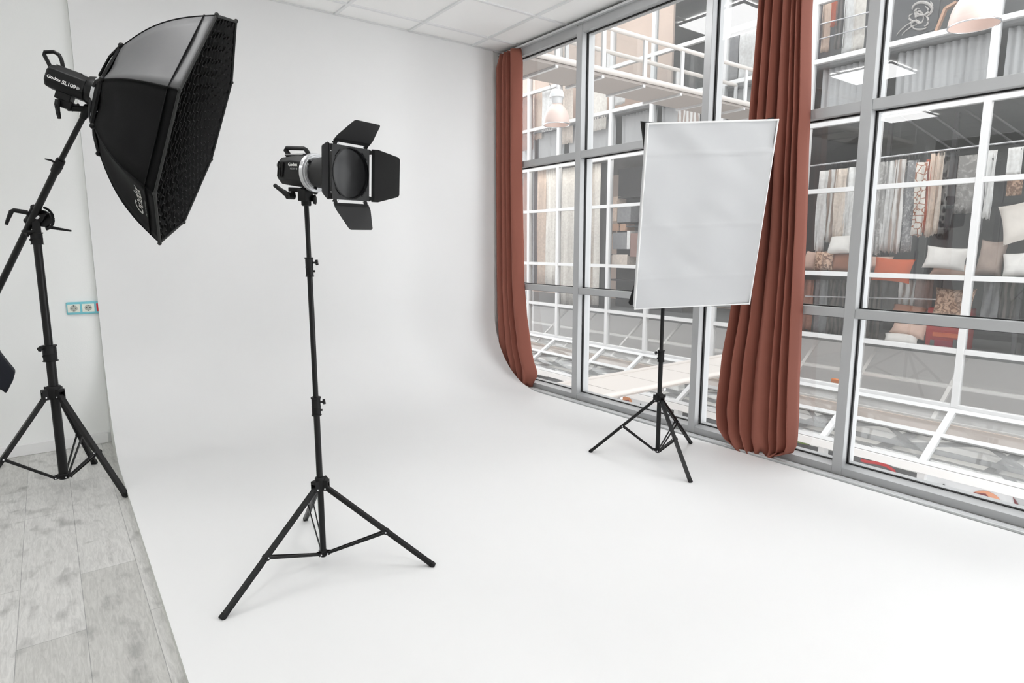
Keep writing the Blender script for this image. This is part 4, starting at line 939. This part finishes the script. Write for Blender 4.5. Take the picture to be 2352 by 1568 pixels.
def poster(name, label, u0, v0, u1, v1, x, items, bg='white'):
    a, c = pt(u0, v0, x), pt(u1, v1, x); t = root(name, V((x, (a.y+c.y)/2, c.z)), label, 'poster')
    MB().box((x, c.y, c.z), (x+.02, a.y, a.z)).build('poster_sheet', PM[bg], t, smooth=False)
    for i, (nm, poly, m) in enumerate(items):
        MB().prism([pt(u, v, x-.004-.003*i) for u, v in poly], V((.003, 0, 0))).build(nm, PM[m], t, smooth=False)
def ell(cu, cv, ru, rv, rot=0, n=28, a0=0, a1=360):
    o = []
    for i in range(n):
        a = math.radians(a0+(a1-a0)*i/n); x, y = ru*math.cos(a), rv*math.sin(a); o.append((cu+x*math.cos(rot)-y*math.sin(rot), cv+x*math.sin(rot)+y*math.cos(rot)))
    return o
poster('advert_poster', 'white advertising poster with a face in dark glasses, lower right corner of the window', 2118, 1083, 2420, 1290, LX+.02,
       [('face', ell(2262, 1166, 46, 38, .45), 'skin'), ('glasses', [(2236, 1130), (2264, 1134), (2270, 1140), (2262, 1152), (2250, 1143), (2240, 1137)], 'plum'), ('nose_line', [(2234, 1136), (2249, 1149), (2246, 1152), (2231, 1139)], 'plum'), ('bottle_edge', [(2326, 1140), (2338, 1156), (2348, 1182), (2350, 1215), (2340, 1215), (2338, 1180), (2330, 1156)], 'plum'),
        ('triangle_mark', [(2158, 1118), (2168, 1110), (2177, 1128)], 'dark'), ('triangle_fill', [(2161, 1118.5), (2168, 1113), (2174, 1125)], 'yellow'), ('small_mark', [(2174, 1134), (2178, 1131), (2182, 1136), (2176, 1135)], 'dark')])
poster('advert_poster', 'small poster with an orange face in dark glasses behind the left softbox stand leg', 1412, 900, 1520, 990, LX+.02,
       [('face', ell(1436, 928, 16, 18, .3), 'skin2'), ('glasses', [(1432, 919), (1444, 918), (1446, 925), (1438, 927), (1434, 923)], 'plum'), ('triangle_mark', [(1467, 934), (1471, 926), (1475, 934)], 'dark')])
def thing_box(name, label, cat, u0, v0, u1, v1, x, d, m, bev=.02):
    a, c = pt(u0, v0, x), pt(u1, v1, x); return tag(MB().box((x, c.y, c.z), (x+d, a.y, a.z)).build(name, m, None, bevel=bev), label, cat)
thing_box('red_display', 'red and orange display below the sloping roof beside the softbox stand', 'shop display', 1556, 955, 1600, 975, LX+.1, .2, PM['plum'])
thing_box('orange_display', 'bright orange display strip low behind the softbox stand leg', 'shop display', 1566, 970, 1606, 992, LX+.1, .2, PM['orange'])
thing_box('green_display', 'green display patch beside the foot of the big rust curtain', 'shop display', 1812, 1010, 1850, 1052, LX+.1, .1, PM['green'])
bg_ = root('travel_bag', pt(2018, 1078, LX-.2), 'dark rounded bag with a red rim below the sloping roof', 'bag')
MB().prism([pt(u, v, LX+.1) for u, v in [(1990, 1112), (1994, 1086), (2004, 1074), (2024, 1070), (2046, 1078), (2058, 1096), (2062, 1125)]], V((.15, 0, 0))).build('bag_body', PM['dark'], bg_, bevel=.02)
MB().path([pt(u, v, LX+.08) for u, v in [(1978, 1056), (1990, 1060), (2010, 1062), (2034, 1068), (2052, 1080), (2060, 1098)]], .02, n=8).build('bag_rim', PM['red'], bg_)
thing_box('orange_cabinet', 'orange cabinet edge seen through the low facade pane right of the thick window post', 'cabinet', 1944, 850, 1957, 892, D+.6, .3, PM['orange'])
thing_box('orange_sign', 'small orange sign seen through the low facade pane left of the thick window post', 'sign', 1908, 868, 1928, 886, D+.6, .05, PM['orange'])

# bridges across the atrium
def bridge(y0, y1, zd, label, rail=None, top=M['bridge'], panels=7):
    t = root('footbridge', ((GX+D)/2, (y0+y1)/2, zd), label, 'footbridge'); xa, xb = 3.85, D-.05; w = (xb-xa)/panels
    for i in range(panels): MB().box((xa+w*i+.006, y0+.02, zd-.02), (xa+w*(i+1)-.006, y1-.02, zd)).build('deck_panel', top, t, smooth=False)
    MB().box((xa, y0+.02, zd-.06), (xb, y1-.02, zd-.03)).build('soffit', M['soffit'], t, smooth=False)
    for i in range(panels+1): MB().box((xa+w*i-.02, y0, zd-.085), (xa+w*i+.02, y1, zd-.055)).build('cross_beam', M['white_metal'], t)
    for y in (y0, y1): MB().tube((xa, y, zd), (xb, y, zd), .032, n=12, ).build('edge_tube', top, t)
    if rail:
        for y in (y0, y1):
            MB().tube((xa, y, zd+rail), (xb, y, zd+rail), .026, n=12).build('handrail', top, t)
            for i in range(panels+1): MB().box((xa+w*i-.028, y-.012, zd), (xa+w*i+.028, y+.012, zd+rail)).build('post', M['white_metal'], t, bevel=.002)
            MB().add([(xa, y, zd), (xb, y, zd), (xb, y, zd+rail), (xa, y, zd+rail)], [(0, 1, 2, 3)]).build('rail_glass', M['glass2'], t, smooth=False)
    return t
bridge(5.28, 5.90, 3.26, 'upper glazed white footbridge crossing the atrium above the softbox', rail=.46, panels=7)
bridge(5.08, 5.88, -.45, 'lower cream footbridge crossing the atrium behind the softbox stand', panels=6)

# pendant lamps
M['shade'] = mat('prismatic_lamp_shade', srgb(205, 186, 178), .35, emit=(1, .90, .86, 1), estr=.08)
def pendant(c, r, label):
    t = root('pendant_lamp', c, label, 'pendant lamp'); c = V(c); h = r*1.55
    MB().lathe(c, Z, [(0, r), (.012, r*1.01), (h*.2, r*.985), (h*.4, r*.93), (h*.6, r*.82), (h*.78, r*.65), (h*.92, r*.46), (h, r*.36)], 40, False, False).build('lamp_shade', M['shade'], t, solid=.006)
    MB().lathe(c, Z, [(-.004, r*1.02), (.010, r*1.03)], 40, False, False).build('shade_rim', M['rivet'], t, solid=.004)
    MB().lathe(c+Z*(h-.01), Z, [(0, r*.36), (r*.25, r*.44), (r*.5, r*.48), (r*.52, r*.58), (r*.85, r*.52), (r*1.05, r*.42), (r*1.06, r*.1)], 28).build('lamp_housing', mat('lamp_housing_grey', srgb(214, 216, 217), .45), t)
    MB().sphere(c+Z*(h*.55), r*.22, r*.22, r*.3).build('bulb', mat('lamp_bulb', srgb(250, 245, 240), .4, emit=(1, .93, .88, 1), estr=2.5), t)
    top = c+Z*(h+r)
    MB().path([top, top+Z*2.6], .007, n=6).build('suspension_wire', M['steel_rail'], t)
    MB().path([top+V((0, .02, -.02)), top+V((0, .12, .02)), top+V((0, .16, .12)), top+V((0, .1, .35)), top+V((0, .02, .6))], .008, n=6).build('power_cable', M['bridge'], t)
xL = 6.1; a, c = pt(1252, 287, xL), pt(1306, 287, xL); pendant(((a+c)/2), abs(a.y-c.y)/2*.72, 'white pendant lamp hanging left below the upper footbridge')
xL = 7.4; a, c = pt(2178, 72, xL), pt(2298, 46, xL); pendant(((a+c)/2), abs(a.y-c.y)/2*.98, 'large white pendant lamp at the top right of the window')

# added fill strips, hidden behind the transoms, to brighten the shop goods
M['strip'] = mat('fill_strip_diffuser', srgb(245, 245, 245), .5, emit=(1, .97, .93, 1), estr=9)
for z, y0, y1, lab in ((2.958, -.3, 6.2, 'added unseen fill strip over the pillow bench of the right shop'), (2.958, 6.6, 15.5, 'added unseen fill strip over the drapes of the left shops'), (6.69, -.3, 15.5, 'added unseen fill strip under the ceiling of the upper shops')):
    t = root('fill_strip', (D+.16, (y0+y1)/2, z), lab, 'fill light')
    MB().box((D+.10, y0, z), (D+.17, y1, z+.03)).build('fill_housing', M['white_metal'], t); MB().box((D+.105, y0+.01, z-.012), (D+.165, y1-.01, z-.001)).build('diffuser', M['strip'], t, smooth=False)
t = root('fill_strip', (9.35, 5, -.05), 'added unseen fill strip under the floor slab of the far shops', 'fill light')  # added below the slab, out of view, to brighten the low panes
MB().box((9.30, -.3, -.06), (9.40, 15.5, -.031)).build('diffuser', M['strip'], t, smooth=False)
# skylight trusses of the atrium roof
def truss(y, z0, z1, label):
    t = root('roof_truss', (6.2, y, z0), label, 'roof truss')
    MB().box((3.8, y-.04, z0-.04), (D, y+.04, z0+.04)).build('bottom_chord', M['white_metal'], t); MB().box((3.8, y-.04, z1-.04), (D, y+.04, z1+.04)).build('top_chord', M['white_metal'], t)
    n = 6
    for i in range(n):
        xa = 3.8+(D-3.8)*i/n; xb = 3.8+(D-3.8)*(i+1)/n; MB().bar((xa, y, z0 if i % 2 else z1), (xb, y, z1 if i % 2 else z0), .05, .05).build('diagonal', M['white_metal'], t)
for i, y in enumerate((1.5, 4.5, 7.5, 10.5, 13.5)):
    truss(y, 7.6, 8.4, 'white roof truss of the atrium skylight, %s from the right' % ['first', 'second', 'third', 'fourth', 'fifth'][i])
# our own building's outer face and the atrium end wall
b = MB(); b.box((3.74, -3.7, -4.6), (3.8, 17, FLR-.1)); b.box((3.74, -3.7, CE+.2), (3.8, 17, 7.5)); b.box((3.74, 5.1, FLR-.1), (3.8, 17, CE+.2))
struct(b.build('wall_right', M['slat'], smooth=False), 'pale outer wall of the studio building facing the atrium')

# ------------------------------------------------------------------ light
w = bpy.data.worlds.new('world'); bpy.context.scene.world = w; w.use_nodes = True
bgn = w.node_tree.nodes['Background']; bgn.inputs[0].default_value = (.97, .985, 1, 1); bgn.inputs[1].default_value = 3.3
sc = bpy.context.scene
sc.view_settings.view_transform = 'Standard'; sc.view_settings.look = 'None'; sc.view_settings.gamma = 1; sc.view_settings.exposure = .42
sc.view_settings.use_curve_mapping = False
sc.cycles.max_bounces = 10; sc.cycles.diffuse_bounces = 8; sc.cycles.glossy_bounces = 4; sc.cycles.transparent_max_bounces = 24
sc.cycles.caustics_reflective = False; sc.cycles.caustics_refractive = False; sc.cycles.sample_clamp_indirect = 6
